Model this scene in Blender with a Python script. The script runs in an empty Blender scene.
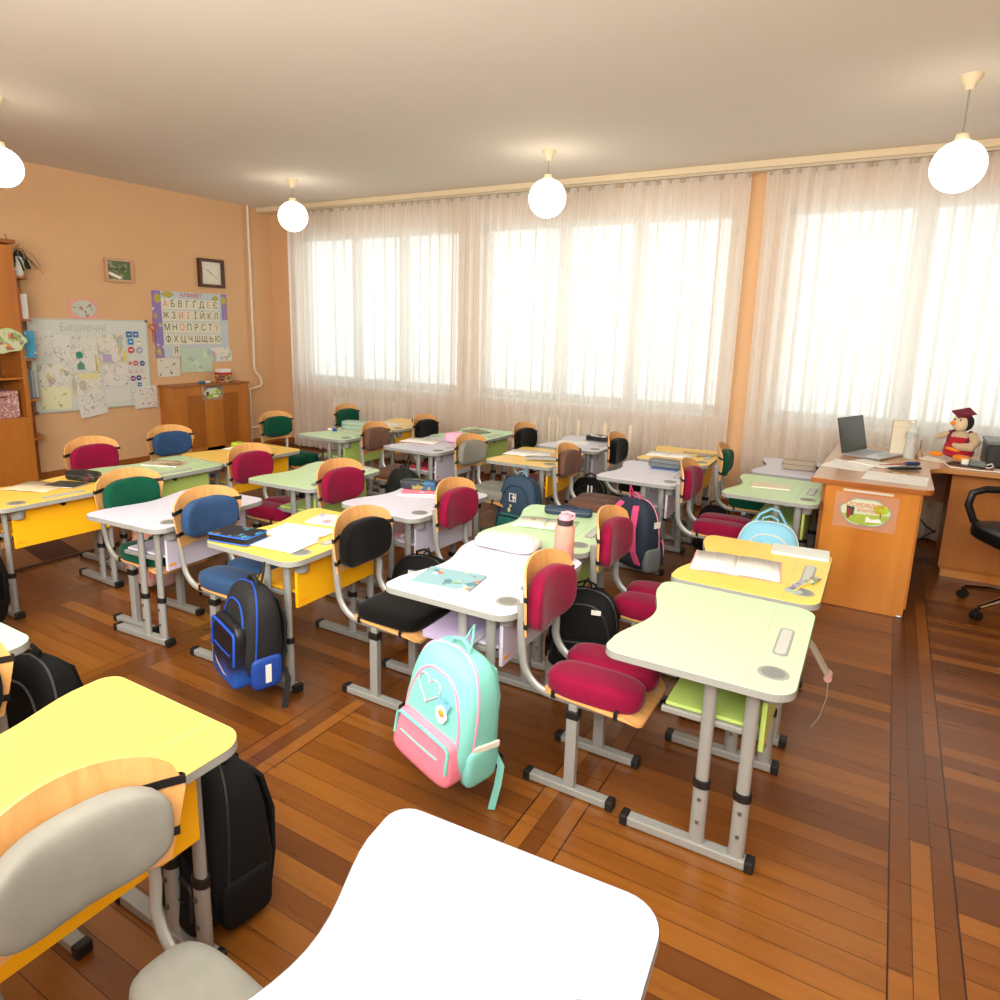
import bpy, math, random
from mathutils import Vector, Matrix
random.seed(7)
COL = bpy.context.scene.collection
PI = math.pi
D2R = PI/180

# ------------------------------------------------------------------ materials
def lin(c):
    return c/12.92 if c <= 0.04045 else ((c+0.055)/1.055)**2.4
def rgb(h):
    h = h.lstrip('#'); return tuple(lin(int(h[i:i+2], 16)/255) for i in (0, 2, 4))+(1.0,)
MATS = {}
def nm(name):
    m = bpy.data.materials.new(name); m.use_nodes = True
    nt = m.node_tree
    return m, nt, nt.nodes['Principled BSDF']
def mat(name, col, rough=0.5, metal=0.0, noise=0.06, nscale=30.0, bump=0.0, coat=0.0, spec=None, sheen=0.0, bscale=None):
    if name in MATS: return MATS[name]
    m, nt, b = nm(name); c = rgb(col) if isinstance(col, str) else col
    N, L = nt.nodes, nt.links
    tc = N.new('ShaderNodeTexCoord'); nz = N.new('ShaderNodeTexNoise')
    nz.inputs['Scale'].default_value = nscale; nz.inputs['Detail'].default_value = 3
    L.new(tc.outputs['Object'], nz.inputs['Vector'])
    mx = N.new('ShaderNodeMix'); mx.data_type = 'RGBA'
    mx.inputs[6].default_value = tuple(max(0, v*(1-noise)) for v in c[:3])+(1,)
    mx.inputs[7].default_value = tuple(min(1, v*(1+noise)) for v in c[:3])+(1,)
    L.new(nz.outputs['Fac'], mx.inputs[0]); L.new(mx.outputs[2], b.inputs['Base Color'])
    b.inputs['Roughness'].default_value = rough; b.inputs['Metallic'].default_value = metal
    if coat: b.inputs['Coat Weight'].default_value = coat; b.inputs['Coat Roughness'].default_value = 0.15
    if spec is not None: b.inputs['Specular IOR Level'].default_value = spec
    if sheen:
        b.inputs['Sheen Weight'].default_value = sheen; b.inputs['Sheen Roughness'].default_value = 0.4
    if bump:
        bp = N.new('ShaderNodeBump'); bp.inputs['Strength'].default_value = bump
        n2 = N.new('ShaderNodeTexNoise'); n2.inputs['Scale'].default_value = bscale or nscale*4
        L.new(tc.outputs['Object'], n2.inputs['Vector'])
        L.new(n2.outputs['Fac'], bp.inputs['Height']); L.new(bp.outputs['Normal'], b.inputs['Normal'])
    MATS[name] = m; return m
def wood(name, c1, c2, scale=(30, 3, 30), rough=0.35, axis='Object', coat=0.2):
    if name in MATS: return MATS[name]
    m, nt, b = nm(name); N, L = nt.nodes, nt.links
    tc = N.new('ShaderNodeTexCoord'); mp = N.new('ShaderNodeMapping'); mp.inputs['Scale'].default_value = scale
    nz = N.new('ShaderNodeTexNoise'); nz.inputs['Scale'].default_value = 1.0; nz.inputs['Detail'].default_value = 5
    nz.inputs['Distortion'].default_value = 0.6
    cr = N.new('ShaderNodeValToRGB'); cr.color_ramp.elements[0].position = 0.3; cr.color_ramp.elements[1].position = 0.72
    cr.color_ramp.elements[0].color = rgb(c1); cr.color_ramp.elements[1].color = rgb(c2)
    L.new(tc.outputs['Object'], mp.inputs[0]); L.new(mp.outputs[0], nz.inputs['Vector'])
    L.new(nz.outputs['Fac'], cr.inputs[0]); L.new(cr.outputs[0], b.inputs['Base Color'])
    b.inputs['Roughness'].default_value = rough; b.inputs['Coat Weight'].default_value = coat
    b.inputs['Coat Roughness'].default_value = 0.2
    MATS[name] = m; return m
def M_(nt, op, a, b=None, c=None):
    n = nt.nodes.new('ShaderNodeMath'); n.operation = op
    for i, v in enumerate((a, b, c)):
        if v is None: continue
        if isinstance(v, (int, float)): n.inputs[i].default_value = v
        else: nt.links.new(v, n.inputs[i])
    return n.outputs[0]
def floor_mat():
    m, nt, b = nm('parquet'); N, L = nt.nodes, nt.links
    tc = N.new('ShaderNodeTexCoord'); sp = N.new('ShaderNodeSeparateXYZ'); L.new(tc.outputs['Object'], sp.inputs[0])
    X, Y = sp.outputs[0], sp.outputs[1]
    P = 1.06
    cell = M_(nt, 'FLOOR', M_(nt, 'DIVIDE', M_(nt, 'SUBTRACT', X, 0.18), P))
    u = M_(nt, 'SUBTRACT', M_(nt, 'SUBTRACT', X, 0.18), M_(nt, 'MULTIPLY', cell, P))   # 0..P
    inS = M_(nt, 'LESS_THAN', u, 0.17)
    # boards along X in the field: index by y
    wb = 0.078
    yi = M_(nt, 'FLOOR', M_(nt, 'DIVIDE', Y, wb)); yf = M_(nt, 'FRACT', M_(nt, 'DIVIDE', Y, wb))
    # halves of field alternate in direction to read as blocks
    # boards along Y in the strip
    ws = 0.17/3
    ui = M_(nt, 'FLOOR', M_(nt, 'DIVIDE', u, ws)); uf = M_(nt, 'FRACT', M_(nt, 'DIVIDE', u, ws))
    yl = M_(nt, 'ADD', M_(nt, 'DIVIDE', Y, 0.9), M_(nt, 'MULTIPLY', ui, 0.37))
    yli = M_(nt, 'FLOOR', yl); ylf = M_(nt, 'FRACT', yl)
    def rnd(a, c, d):
        cb = N.new('ShaderNodeCombineXYZ')
        for i, v in enumerate((a, c, d)):
            if isinstance(v, (int, float)): cb.inputs[i].default_value = v
            else: L.new(v, cb.inputs[i])
        w = N.new('ShaderNodeTexWhiteNoise'); w.noise_dimensions = '3D'; L.new(cb.outputs[0], w.inputs['Vector'])
        return w.outputs['Value']
    r1 = rnd(yi, cell, 0.0); r2 = rnd(ui, yli, M_(nt, 'ADD', cell, 7.0))
    def mixv(f, a, c):
        n = N.new('ShaderNodeMix'); n.data_type = 'FLOAT'
        L.new(f, n.inputs[0])
        for i, v in ((2, a), (3, c)):
            if isinstance(v, (int, float)): n.inputs[i].default_value = v
            else: L.new(v, n.inputs[i])
        return n.outputs[0]
    r = mixv(inS, r1, r2)
    # joint distances in metres
    def edge(f, w): # distance to nearest edge
        return M_(nt, 'MULTIPLY', M_(nt, 'MINIMUM', f, M_(nt, 'SUBTRACT', 1.0, f)), w)
    e1 = edge(yf, wb)
    e2 = M_(nt, 'MINIMUM', edge(uf, ws), edge(ylf, 0.9))
    e = mixv(inS, e1, e2)
    eb = M_(nt, 'MINIMUM', u, M_(nt, 'MINIMUM', M_(nt, 'ABSOLUTE', M_(nt, 'SUBTRACT', u, 0.17)), M_(nt, 'SUBTRACT', P, u)))
    gap = M_(nt, 'MAXIMUM', M_(nt, 'LESS_THAN', e, 0.0011), M_(nt, 'LESS_THAN', eb, 0.0024))
    # large variation & grain
    nz = N.new('ShaderNodeTexNoise'); nz.inputs['Scale'].default_value = 0.9; nz.inputs['Detail'].default_value = 2
    L.new(tc.outputs['Object'], nz.inputs['Vector'])
    mp = N.new('ShaderNodeMapping'); mp.inputs['Scale'].default_value = (3, 40, 1)
    L.new(tc.outputs['Object'], mp.inputs[0])
    g = N.new('ShaderNodeTexNoise'); g.inputs['Scale'].default_value = 1.0; g.inputs['Detail'].default_value = 4
    L.new(mp.outputs[0], g.inputs['Vector'])
    t = M_(nt, 'ADD', M_(nt, 'MULTIPLY', r, 0.50), M_(nt, 'ADD', M_(nt, 'MULTIPLY', nz.outputs['Fac'], 0.30), M_(nt, 'MULTIPLY', g.outputs['Fac'], 0.32)))
    t = M_(nt, 'SUBTRACT', t, 0.05)
    cr = N.new('ShaderNodeValToRGB'); e_ = cr.color_ramp.elements
    e_[0].position = 0.1; e_[0].color = rgb('#4c270c'); e_[1].position = 0.95; e_[1].color = rgb('#9a6122')
    k = e_.new(0.5); k.color = rgb('#6f3f13')
    L.new(t, cr.inputs[0])
    mx = N.new('ShaderNodeMix'); mx.data_type = 'RGBA'; L.new(gap, mx.inputs[0]); L.new(cr.outputs[0], mx.inputs[6])
    mx.inputs[7].default_value = rgb('#2a1006')
    L.new(mx.outputs[2], b.inputs['Base Color'])
    L.new(M_(nt, 'ADD', 0.22, M_(nt, 'MULTIPLY', g.outputs['Fac'], 0.16)), b.inputs['Roughness'])
    bp = N.new('ShaderNodeBump'); bp.inputs['Strength'].default_value = 0.35; bp.inputs['Distance'].default_value = 0.003
    L.new(M_(nt, 'SUBTRACT', M_(nt, 'MULTIPLY', nz.outputs['Fac'], 0.4), gap), bp.inputs['Height'])
    L.new(bp.outputs['Normal'], b.inputs['Normal'])
    return m
def wall_mat(name, c, amt=0.05):
    m = mat(name, c, rough=0.85, noise=amt, nscale=2.0, bump=0.15, bscale=160)
    return m
def sheer_mat(name, col, op=0.6):
    m = bpy.data.materials.new(name); m.use_nodes = True; nt = m.node_tree; N, L = nt.nodes, nt.links
    for n in list(N): N.remove(n)
    out = N.new('ShaderNodeOutputMaterial'); tr = N.new('ShaderNodeBsdfTransparent')
    df = N.new('ShaderNodeBsdfDiffuse'); tl = N.new('ShaderNodeBsdfTranslucent')
    df.inputs[0].default_value = rgb(col); tl.inputs[0].default_value = rgb(col)
    tr.inputs[0].default_value = (0.97, 0.97, 0.96, 1)
    m1 = N.new('ShaderNodeMixShader'); m1.inputs[0].default_value = 0.55
    L.new(df.outputs[0], m1.inputs[1]); L.new(tl.outputs[0], m1.inputs[2])
    m2 = N.new('ShaderNodeMixShader')
    tc = N.new('ShaderNodeTexCoord'); mp = N.new('ShaderNodeMapping'); mp.inputs['Scale'].default_value = (13, 1, 0.5)
    nz = N.new('ShaderNodeTexNoise'); nz.inputs['Scale'].default_value = 1; nz.inputs['Detail'].default_value = 3
    L.new(tc.outputs['Object'], mp.inputs[0]); L.new(mp.outputs[0], nz.inputs['Vector'])
    lw = N.new('ShaderNodeLayerWeight'); lw.inputs[0].default_value = 0.5
    f = M_(nt, 'ADD', op-0.22, M_(nt, 'MULTIPLY', nz.outputs['Fac'], 0.26))
    f = M_(nt, 'MINIMUM', 1.0, M_(nt, 'ADD', f, M_(nt, 'MULTIPLY', lw.outputs['Facing'], 0.45)))
    L.new(f, m2.inputs[0]); L.new(tr.outputs[0], m2.inputs[1]); L.new(m1.outputs[0], m2.inputs[2])
    L.new(m2.outputs[0], out.inputs[0]); MATS[name] = m; return m
def clear_mat(name, col, amount=0.75, rough=0.08):
    """thin clear plastic or glass"""
    m = bpy.data.materials.new(name); m.use_nodes = True; nt = m.node_tree; N, L = nt.nodes, nt.links
    for n in list(N): N.remove(n)
    out = N.new('ShaderNodeOutputMaterial'); tr = N.new('ShaderNodeBsdfTransparent'); pr = N.new('ShaderNodeBsdfPrincipled')
    c = rgb(col); tr.inputs[0].default_value = c; pr.inputs['Base Color'].default_value = c
    pr.inputs['Roughness'].default_value = rough
    mx = N.new('ShaderNodeMixShader'); mx.inputs[0].default_value = 1-amount
    L.new(tr.outputs[0], mx.inputs[1]); L.new(pr.outputs[0], mx.inputs[2]); L.new(mx.outputs[0], out.inputs[0])
    MATS[name] = m; return m
def emit_mat(name, col, s):
    m = bpy.data.materials.new(name); m.use_nodes = True; nt = m.node_tree; b = nt.nodes['Principled BSDF']
    b.inputs['Base Color'].default_value = rgb(col); b.inputs['Emission Color'].default_value = rgb(col)
    b.inputs['Emission Strength'].default_value = s; return m
def spots_mat(name, base, cols, scale=40, thr=0.35, rough=0.6, line=None, bump=0.0):
    """cells of several colours scattered on a base: printed drawings and covers"""
    m, nt, b = nm(name); N, L = nt.nodes, nt.links
    tc = N.new('ShaderNodeTexCoord'); vo = N.new('ShaderNodeTexVoronoi'); vo.inputs['Scale'].default_value = scale
    L.new(tc.outputs['Object'], vo.inputs['Vector'])
    cr = N.new('ShaderNodeValToRGB'); cr.color_ramp.interpolation = 'CONSTANT'
    wn = N.new('ShaderNodeSeparateColor'); L.new(vo.outputs['Color'], wn.inputs[0])
    L.new(wn.outputs[0], cr.inputs[0])
    el = cr.color_ramp.elements
    while len(el) < len(cols): el.new(0.5)
    for i, c in enumerate(cols): el[i].position = i/len(cols); el[i].color = rgb(c)
    nz = N.new('ShaderNodeTexNoise'); nz.inputs['Scale'].default_value = scale*0.45; nz.inputs['Detail'].default_value = 4
    L.new(tc.outputs['Object'], nz.inputs['Vector'])
    f = M_(nt, 'GREATER_THAN', nz.outputs['Fac'], 1-thr)
    mx = N.new('ShaderNodeMix'); mx.data_type = 'RGBA'; L.new(f, mx.inputs[0])
    mx.inputs[6].default_value = rgb(base); L.new(cr.outputs[0], mx.inputs[7])
    L.new(mx.outputs[2], b.inputs['Base Color']); b.inputs['Roughness'].default_value = rough
    return m
def print_mat(name, base, ink, line=90.0, amount=0.5, along=0, blk=9.0):
    """paper with rows of small grey type"""
    m, nt, b = nm(name); N, L = nt.nodes, nt.links
    tc = N.new('ShaderNodeTexCoord'); sp = N.new('ShaderNodeSeparateXYZ'); L.new(tc.outputs['Object'], sp.inputs[0])
    a = sp.outputs[1-along]
    rows = M_(nt, 'GREATER_THAN', M_(nt, 'FRACT', M_(nt, 'MULTIPLY', a, line)), 0.55)
    nz = N.new('ShaderNodeTexNoise'); nz.inputs['Scale'].default_value = 260; L.new(tc.outputs['Object'], nz.inputs['Vector'])
    ch = M_(nt, 'GREATER_THAN', nz.outputs['Fac'], 0.5)
    n2 = N.new('ShaderNodeTexNoise'); n2.inputs['Scale'].default_value = blk; L.new(tc.outputs['Object'], n2.inputs['Vector'])
    blk_ = M_(nt, 'GREATER_THAN', n2.outputs['Fac'], 0.5)
    f = M_(nt, 'MULTIPLY', M_(nt, 'MULTIPLY', rows, ch), M_(nt, 'MULTIPLY', blk_, amount))
    mx = N.new('ShaderNodeMix'); mx.data_type = 'RGBA'; L.new(f, mx.inputs[0])
    mx.inputs[6].default_value = rgb(base); mx.inputs[7].default_value = rgb(ink)
    L.new(mx.outputs[2], b.inputs['Base Color']); b.inputs['Roughness'].default_value = 0.7
    return m

def sketch_mat(name, base, ink, scale=12, cols=None):
    """pencil drawing: thin contour lines broken up, with a few tinted patches"""
    m, nt, b = nm(name); N, L = nt.nodes, nt.links
    oi = N.new('ShaderNodeObjectInfo'); tc = N.new('ShaderNodeTexCoord'); ad = N.new('ShaderNodeVectorMath'); ad.operation = 'ADD'
    sc_ = N.new('ShaderNodeVectorMath'); sc_.operation = 'SCALE'; sc_.inputs[0].default_value = (1, 1, 1); sc_.inputs['Scale'].default_value = 40
    L.new(M_(nt, 'MULTIPLY', oi.outputs['Random'], 40.0), sc_.inputs['Scale'])
    L.new(tc.outputs['Object'], ad.inputs[0]); L.new(sc_.outputs[0], ad.inputs[1])
    def nz(s, d=2):
        n = N.new('ShaderNodeTexNoise'); n.inputs['Scale'].default_value = s; n.inputs['Detail'].default_value = d
        L.new(ad.outputs[0], n.inputs['Vector']); return n.outputs['Fac']
    ln = M_(nt, 'LESS_THAN', M_(nt, 'ABSOLUTE', M_(nt, 'SUBTRACT', nz(scale*1.6), 0.5)), 0.012)
    msk = M_(nt, 'GREATER_THAN', nz(scale*0.6, 1), 0.47)
    dots = M_(nt, 'GREATER_THAN', nz(scale*3, 1), 0.70)
    f = M_(nt, 'MINIMUM', 1.0, M_(nt, 'ADD', M_(nt, 'MULTIPLY', ln, msk), dots))
    mx = N.new('ShaderNodeMix'); mx.data_type = 'RGBA'; L.new(M_(nt, 'MULTIPLY', f, 0.8), mx.inputs[0]); mx.inputs[7].default_value = rgb(ink)
    if cols:
        m2 = N.new('ShaderNodeMix'); m2.data_type = 'RGBA'; L.new(M_(nt, 'MULTIPLY', M_(nt, 'GREATER_THAN', nz(scale*0.8, 0), 0.6), 0.7), m2.inputs[0])
        m2.inputs[6].default_value = rgb(base)
        vo = N.new('ShaderNodeTexVoronoi'); vo.inputs['Scale'].default_value = scale; L.new(ad.outputs[0], vo.inputs['Vector'])
        sp = N.new('ShaderNodeSeparateColor'); L.new(vo.outputs['Color'], sp.inputs[0])
        cr = N.new('ShaderNodeValToRGB'); cr.color_ramp.interpolation = 'CONSTANT'; L.new(sp.outputs[0], cr.inputs[0]); el = cr.color_ramp.elements
        while len(el) < len(cols): el.new(0.5)
        for i, c in enumerate(cols): el[i].position = i/len(cols); el[i].color = rgb(c)
        L.new(cr.outputs[0], m2.inputs[7]); L.new(m2.outputs[2], mx.inputs[6])
    else: mx.inputs[6].default_value = rgb(base)
    L.new(mx.outputs[2], b.inputs['Base Color']); b.inputs['Roughness'].default_value = 0.7
    return m

# ------------------------------------------------------------------ mesh building
class MB:
    def __init__(s): s.v = []; s.f = []
    def add(s, vs, fs, mtx=None):
        o = len(s.v)
        for p in vs:
            p = Vector(p)
            if mtx is not None: p = mtx @ p
            s.v.append(tuple(p))
        s.f += [tuple(i+o for i in f) for f in fs]; return s
    def box(s, x0, x1, y0, y1, z0, z1, mtx=None):
        v = [(x0, y0, z0), (x1, y0, z0), (x1, y1, z0), (x0, y1, z0), (x0, y0, z1), (x1, y0, z1), (x1, y1, z1), (x0, y1, z1)]
        return s.add(v, [(3, 2, 1, 0), (4, 5, 6, 7), (0, 1, 5, 4), (1, 2, 6, 5), (2, 3, 7, 6), (3, 0, 4, 7)], mtx)
    def prism(s, out, z0, z1, mtx=None, t0=1.0, c=(0, 0)):
        n = len(out)
        v = [(c[0]+(x-c[0])*t0, c[1]+(y-c[1])*t0, z0) for x, y in out]+[(x, y, z1) for x, y in out]
        f = [tuple(range(n-1, -1, -1)), tuple(range(n, 2*n))]+[(i, (i+1) % n, n+(i+1) % n, n+i) for i in range(n)]
        return s.add(v, f, mtx)
    def tube(s, path, r, n=10, r2=None, cap=True, up=(0, 0, 1)):
        """sweep an ellipse (r along side, r2 along up-ish) along a path; r may be a list"""
        P = [Vector(p) for p in path]; rings = []; last = None
        for i, p in enumerate(P):
            t = (P[min(i+1, len(P)-1)]-P[max(i-1, 0)])
            if t.length < 1e-9: t = Vector((0, 0, 1))
            t.normalize()
            if last is None:
                u = Vector(up)
                if abs(u.dot(t)) > 0.95: u = Vector((1, 0, 0))
                a = u.cross(t).normalized()
            else:
                a = (last-t*last.dot(t)); a.normalize()
            last = a; b = t.cross(a)
            ra = r[i] if isinstance(r, (list, tuple)) else r
            rb = ra if r2 is None else (r2[i] if isinstance(r2, (list, tuple)) else r2)
            rings.append([p+a*math.cos(2*PI*k/n)*ra+b*math.sin(2*PI*k/n)*rb for k in range(n)])
        v = [q for R in rings for q in R]; f = []
        for i in range(len(P)-1):
            for k in range(n): f.append((i*n+k, i*n+(k+1) % n, (i+1)*n+(k+1) % n, (i+1)*n+k))
        if cap: f.append(tuple(range(n-1, -1, -1))); f.append(tuple((len(P)-1)*n+k for k in range(n)))
        return s.add(v, f)
    def lathe(s, prof, n=20, mtx=None):
        v = []; f = []
        for r, z in prof:
            for k in range(n): v.append((r*math.cos(2*PI*k/n), r*math.sin(2*PI*k/n), z))
        for i in range(len(prof)-1):
            for k in range(n): f.append((i*n+k, i*n+(k+1) % n, (i+1)*n+(k+1) % n, (i+1)*n+k))
        f.append(tuple(range(n-1, -1, -1))); f.append(tuple((len(prof)-1)*n+k for k in range(n)))
        return s.add(v, f, mtx)
    def sq(s, c, r, e1=0.5, e2=0.5, nu=24, nv=14, fn=None, mtx=None):
        """superellipsoid, e1 = roundness in z, e2 = roundness in plan"""
        def pw(a, e): return math.copysign(abs(a)**e, a)
        v = []; f = []
        for j in range(nv+1):
            th = -PI/2+PI*j/nv
            for i in range(nu):
                ph = 2*PI*i/nu
                x = r[0]*pw(math.cos(th), e1)*pw(math.cos(ph), e2)
                y = r[1]*pw(math.cos(th), e1)*pw(math.sin(ph), e2)
                z = r[2]*pw(math.sin(th), e1)
                p = (x, y, z)
                if fn: p = fn(*p)
                v.append((p[0]+c[0], p[1]+c[1], p[2]+c[2]))
        for j in range(nv):
            for i in range(nu): f.append((j*nu+i, j*nu+(i+1) % nu, (j+1)*nu+(i+1) % nu, (j+1)*nu+i))
        return s.add(v, f, mtx)
    def grid(s, fn, nu, nv, double=False):
        v = [fn(i/nu, j/nv) for j in range(nv+1) for i in range(nu+1)]
        f = [(j*(nu+1)+i, j*(nu+1)+i+1, (j+1)*(nu+1)+i+1, (j+1)*(nu+1)+i) for j in range(nv) for i in range(nu)]
        return s.add(v, f)
    def ribbon(s, path, w, th, side=(0, 1, 0)):
        """flat strap of width w along side, thickness th"""
        P = [Vector(p) for p in path]; sd = Vector(side).normalized(); v = []; f = []
        for i, p in enumerate(P):
            t = (P[min(i+1, len(P)-1)]-P[max(i-1, 0)]).normalized(); n = t.cross(sd).normalized()
            for a, b in ((-1, -1), (1, -1), (1, 1), (-1, 1)): v.append(p+sd*a*w/2+n*b*th/2)
        for i in range(len(P)-1):
            for k in range(4): f.append((i*4+k, i*4+(k+1) % 4, (i+1)*4+(k+1) % 4, (i+1)*4+k))
        f.append((3, 2, 1, 0)); m = (len(P)-1)*4; f.append((m, m+1, m+2, m+3))
        return s.add(v, f)
    def build(s, name, m, parent=None, smooth=False, bevel=0.0, solid=0.0, loc=None, rot=None):
        me = bpy.data.meshes.new(name); me.from_pydata(s.v, [], s.f); me.validate(); me.update()
        import bmesh
        bm = bmesh.new(); bm.from_mesh(me); bmesh.ops.recalc_face_normals(bm, faces=bm.faces); bm.to_mesh(me); bm.free()
        if smooth:
            me.polygons.foreach_set('use_smooth', [True]*len(me.polygons))
            if smooth == 'auto':
                me.set_sharp_from_angle(angle=0.7)
        me.materials.append(m)
        o = bpy.data.objects.new(name, me); COL.objects.link(o)
        if parent: o.parent = parent
        if loc: o.location = loc
        if rot: o.rotation_euler = rot
        if solid:
            k = o.modifiers.new('s', 'SOLIDIFY'); k.thickness = solid; k.offset = 0
        if bevel:
            k = o.modifiers.new('b', 'BEVEL'); k.width = bevel; k.segments = 2; k.limit_method = 'ANGLE'; k.angle_limit = 0.6
        return o
def tag(o, label=None, cat=None, group=None, kind=None):
    if label: o['label'] = label
    if cat: o['category'] = cat
    if group: o['group'] = group
    if kind: o['kind'] = kind
    return o
def thing(name, label, cat, loc=(0, 0, 0), rz=0.0, group=None, rx=0.0, ry=0.0):
    o = bpy.data.objects.new(name, None); COL.objects.link(o); o.empty_display_size = 0.05
    o.location = loc; o.rotation_euler = (rx*D2R, ry*D2R, rz*D2R)
    return tag(o, label, cat, group)
def dup(root, label, loc, rz, mats=None, group=None, skip=(), first=None):
    """copy a thing, its parts and their sub-parts; mats maps material -> material"""
    def cp(o, par):
        if any(o.name.startswith(k) for k in skip): return
        c = o.copy(); COL.objects.link(c); c.parent = par
        if mats and o.type == 'MESH':
            mm = o.data.materials[0]
            if mm in mats:
                for sl in c.material_slots: sl.link = 'OBJECT'; sl.material = mats[mm]
        for ch in list(o.children): cp(ch, c)
        return c
    r = root.copy(); COL.objects.link(r); r.location = loc; r.rotation_euler = (0, 0, rz*D2R)
    r['label'] = label
    if group: r['group'] = group
    for ch in list(root.children): cp(ch, r)
    return r
def recolour(root, mats):
    for o in root.children_recursive:
        if o.type == 'MESH' and o.data.materials[0] in mats:
            for sl in o.material_slots: sl.link = 'OBJECT'; sl.material = mats[o.data.materials[0]]
def struct(o): o['kind'] = 'structure'; return o
def rpoly(pts, seg=6):
    """polygon [(x,y,r)] with rounded corners"""
    out = []; n = len(pts)
    for i, (x, y, r) in enumerate(pts):
        if r <= 0: out.append((x, y)); continue
        p = Vector((x, y)); a = (Vector(pts[i-1][:2])-p); b = (Vector(pts[(i+1) % n][:2])-p)
        a.normalize(); b.normalize(); ang = a.angle(b); d = r/math.tan(ang/2)
        p1 = p+a*d; p2 = p+b*d; cen = p+(a+b).normalized()*(r/math.sin(ang/2))
        a1 = math.atan2(p1.y-cen.y, p1.x-cen.x); a2 = math.atan2(p2.y-cen.y, p2.x-cen.x)
        da = (a2-a1+PI) % (2*PI)-PI
        for k in range(seg+1):
            t = a1+da*k/seg; out.append((cen.x+r*math.cos(t), cen.y+r*math.sin(t)))
    return out
def rrect(x0, x1, y0, y1, r, seg=6): return rpoly([(x0, y0, r), (x1, y0, r), (x1, y1, r), (x0, y1, r)], seg)
def ellipse(cx, cy, a, b, n=28): return [(cx+a*math.cos(2*PI*k/n), cy+b*math.sin(2*PI*k/n)) for k in range(n)]
def text(name, body, size, m, parent=None, loc=(0, 0, 0), rot=(0, 0, 0), align='CENTER', ex=0.0006, bold=0.0, sx=1.0):
    """lettering: outlines are triangulated together with the nonzero rule, so crossing strokes stay clean"""
    from mathutils.geometry import delaunay_2d_cdt
    cu = bpy.data.curves.new(name, 'FONT'); cu.body = body; cu.size = size; cu.align_x = align; cu.align_y = 'CENTER'
    cu.fill_mode = 'NONE'; cu.resolution_u = 4
    t = bpy.data.objects.new(name, cu); COL.objects.link(t)
    dg = bpy.context.evaluated_depsgraph_get(); dg.update()
    me = bpy.data.meshes.new_from_object(t.evaluated_get(dg)); bpy.data.objects.remove(t); bpy.data.curves.remove(cu)
    V = [v.co.copy() for v in me.vertices]; nb = {}
    for e in me.edges:
        a, b = e.vertices; nb.setdefault(a, []).append(b); nb.setdefault(b, []).append(a)
    bpy.data.meshes.remove(me)
    seen = set(); loops = []
    for s in sorted(nb):
        if s in seen: continue
        lp = [s]; seen.add(s); cur = s
        while True:
            nx = [q for q in nb[cur] if q not in seen]
            if not nx: break
            # keep the curve's own point order so that the winding survives
            q = cur+1 if (cur+1) in nx else nx[0]
            lp.append(q); seen.add(q); cur = q
        if len(lp) > 2: loops.append([V[i] for i in lp])
    pts = []; eds = []
    for l in loops:
        o = len(pts); k = len(l); pts += [Vector((p.x, p.y)) for p in l]; eds += [(o+q, o+(q+1) % k) for q in range(k)]
    vo, eo, fo = delaunay_2d_cdt(pts, eds, [], 0, 1e-7*size)[:3]
    def wind(x, y):
        w = 0
        for a, b in eds:
            A, B = pts[a], pts[b]
            if (A.y <= y) != (B.y <= y):
                s = (B.x-A.x)*(y-A.y)-(x-A.x)*(B.y-A.y)
                if B.y > A.y and s > 0: w += 1
                elif B.y < A.y and s < 0: w -= 1
        return w
    keep = [q for q in fo if wind(sum(vo[i].x for i in q)/3, sum(vo[i].y for i in q)/3) != 0]
    cnt = {}
    for q in keep:
        for a, b in zip(q, q[1:]+q[:1]): cnt[frozenset((a, b))] = cnt.get(frozenset((a, b)), 0)+1
    n = len(vo); fs = [tuple(q) for q in keep]+[tuple(n+i for i in reversed(q)) for q in keep]
    for q in keep:
        for a, b in zip(q, q[1:]+q[:1]):
            if cnt[frozenset((a, b))] == 1: fs.append((a, b, n+b, n+a))
    mb = MB().add([(p.x, p.y, ex) for p in vo]+[(p.x, p.y, -ex) for p in vo], fs)
    ob = mb.build(name, m, parent, loc=loc, rot=rot); ob.scale = (sx, 1, 1)
    return ob

# palette
GREY = mat('grey_metal', '#9b9d98', 0.4, 0.3, 0.03)
BLACKP = mat('black_plastic', '#131313', 0.45)
BAND = mat('grey_band', '#92958f', 0.5)
RIM = mat('grey_rim', '#92958d', 0.4)
DISC = mat('cup_disc', '#777b75', 0.5)
TRAY = mat('tray_inset', '#b9bcb4', 0.35)
LAM = {'white': mat('laminate_white', '#d3d1df', 0.38, noise=0.01), 'green': mat('laminate_green', '#bedeac', 0.38, noise=0.01),
       'yellow': mat('laminate_yellow', '#f4ca58', 0.36, noise=0.01)}
PAN = {'white': mat('panel_white', '#c8c3d2', 0.45, noise=0.01), 'green': mat('panel_green', '#abc466', 0.45, noise=0.01),
       'yellow': mat('panel_yellow', '#f2b210', 0.45, noise=0.01)}
PLY = wood('beech_ply', '#d39a58', '#e2ac6c', (6, 40, 6), 0.35)
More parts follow.
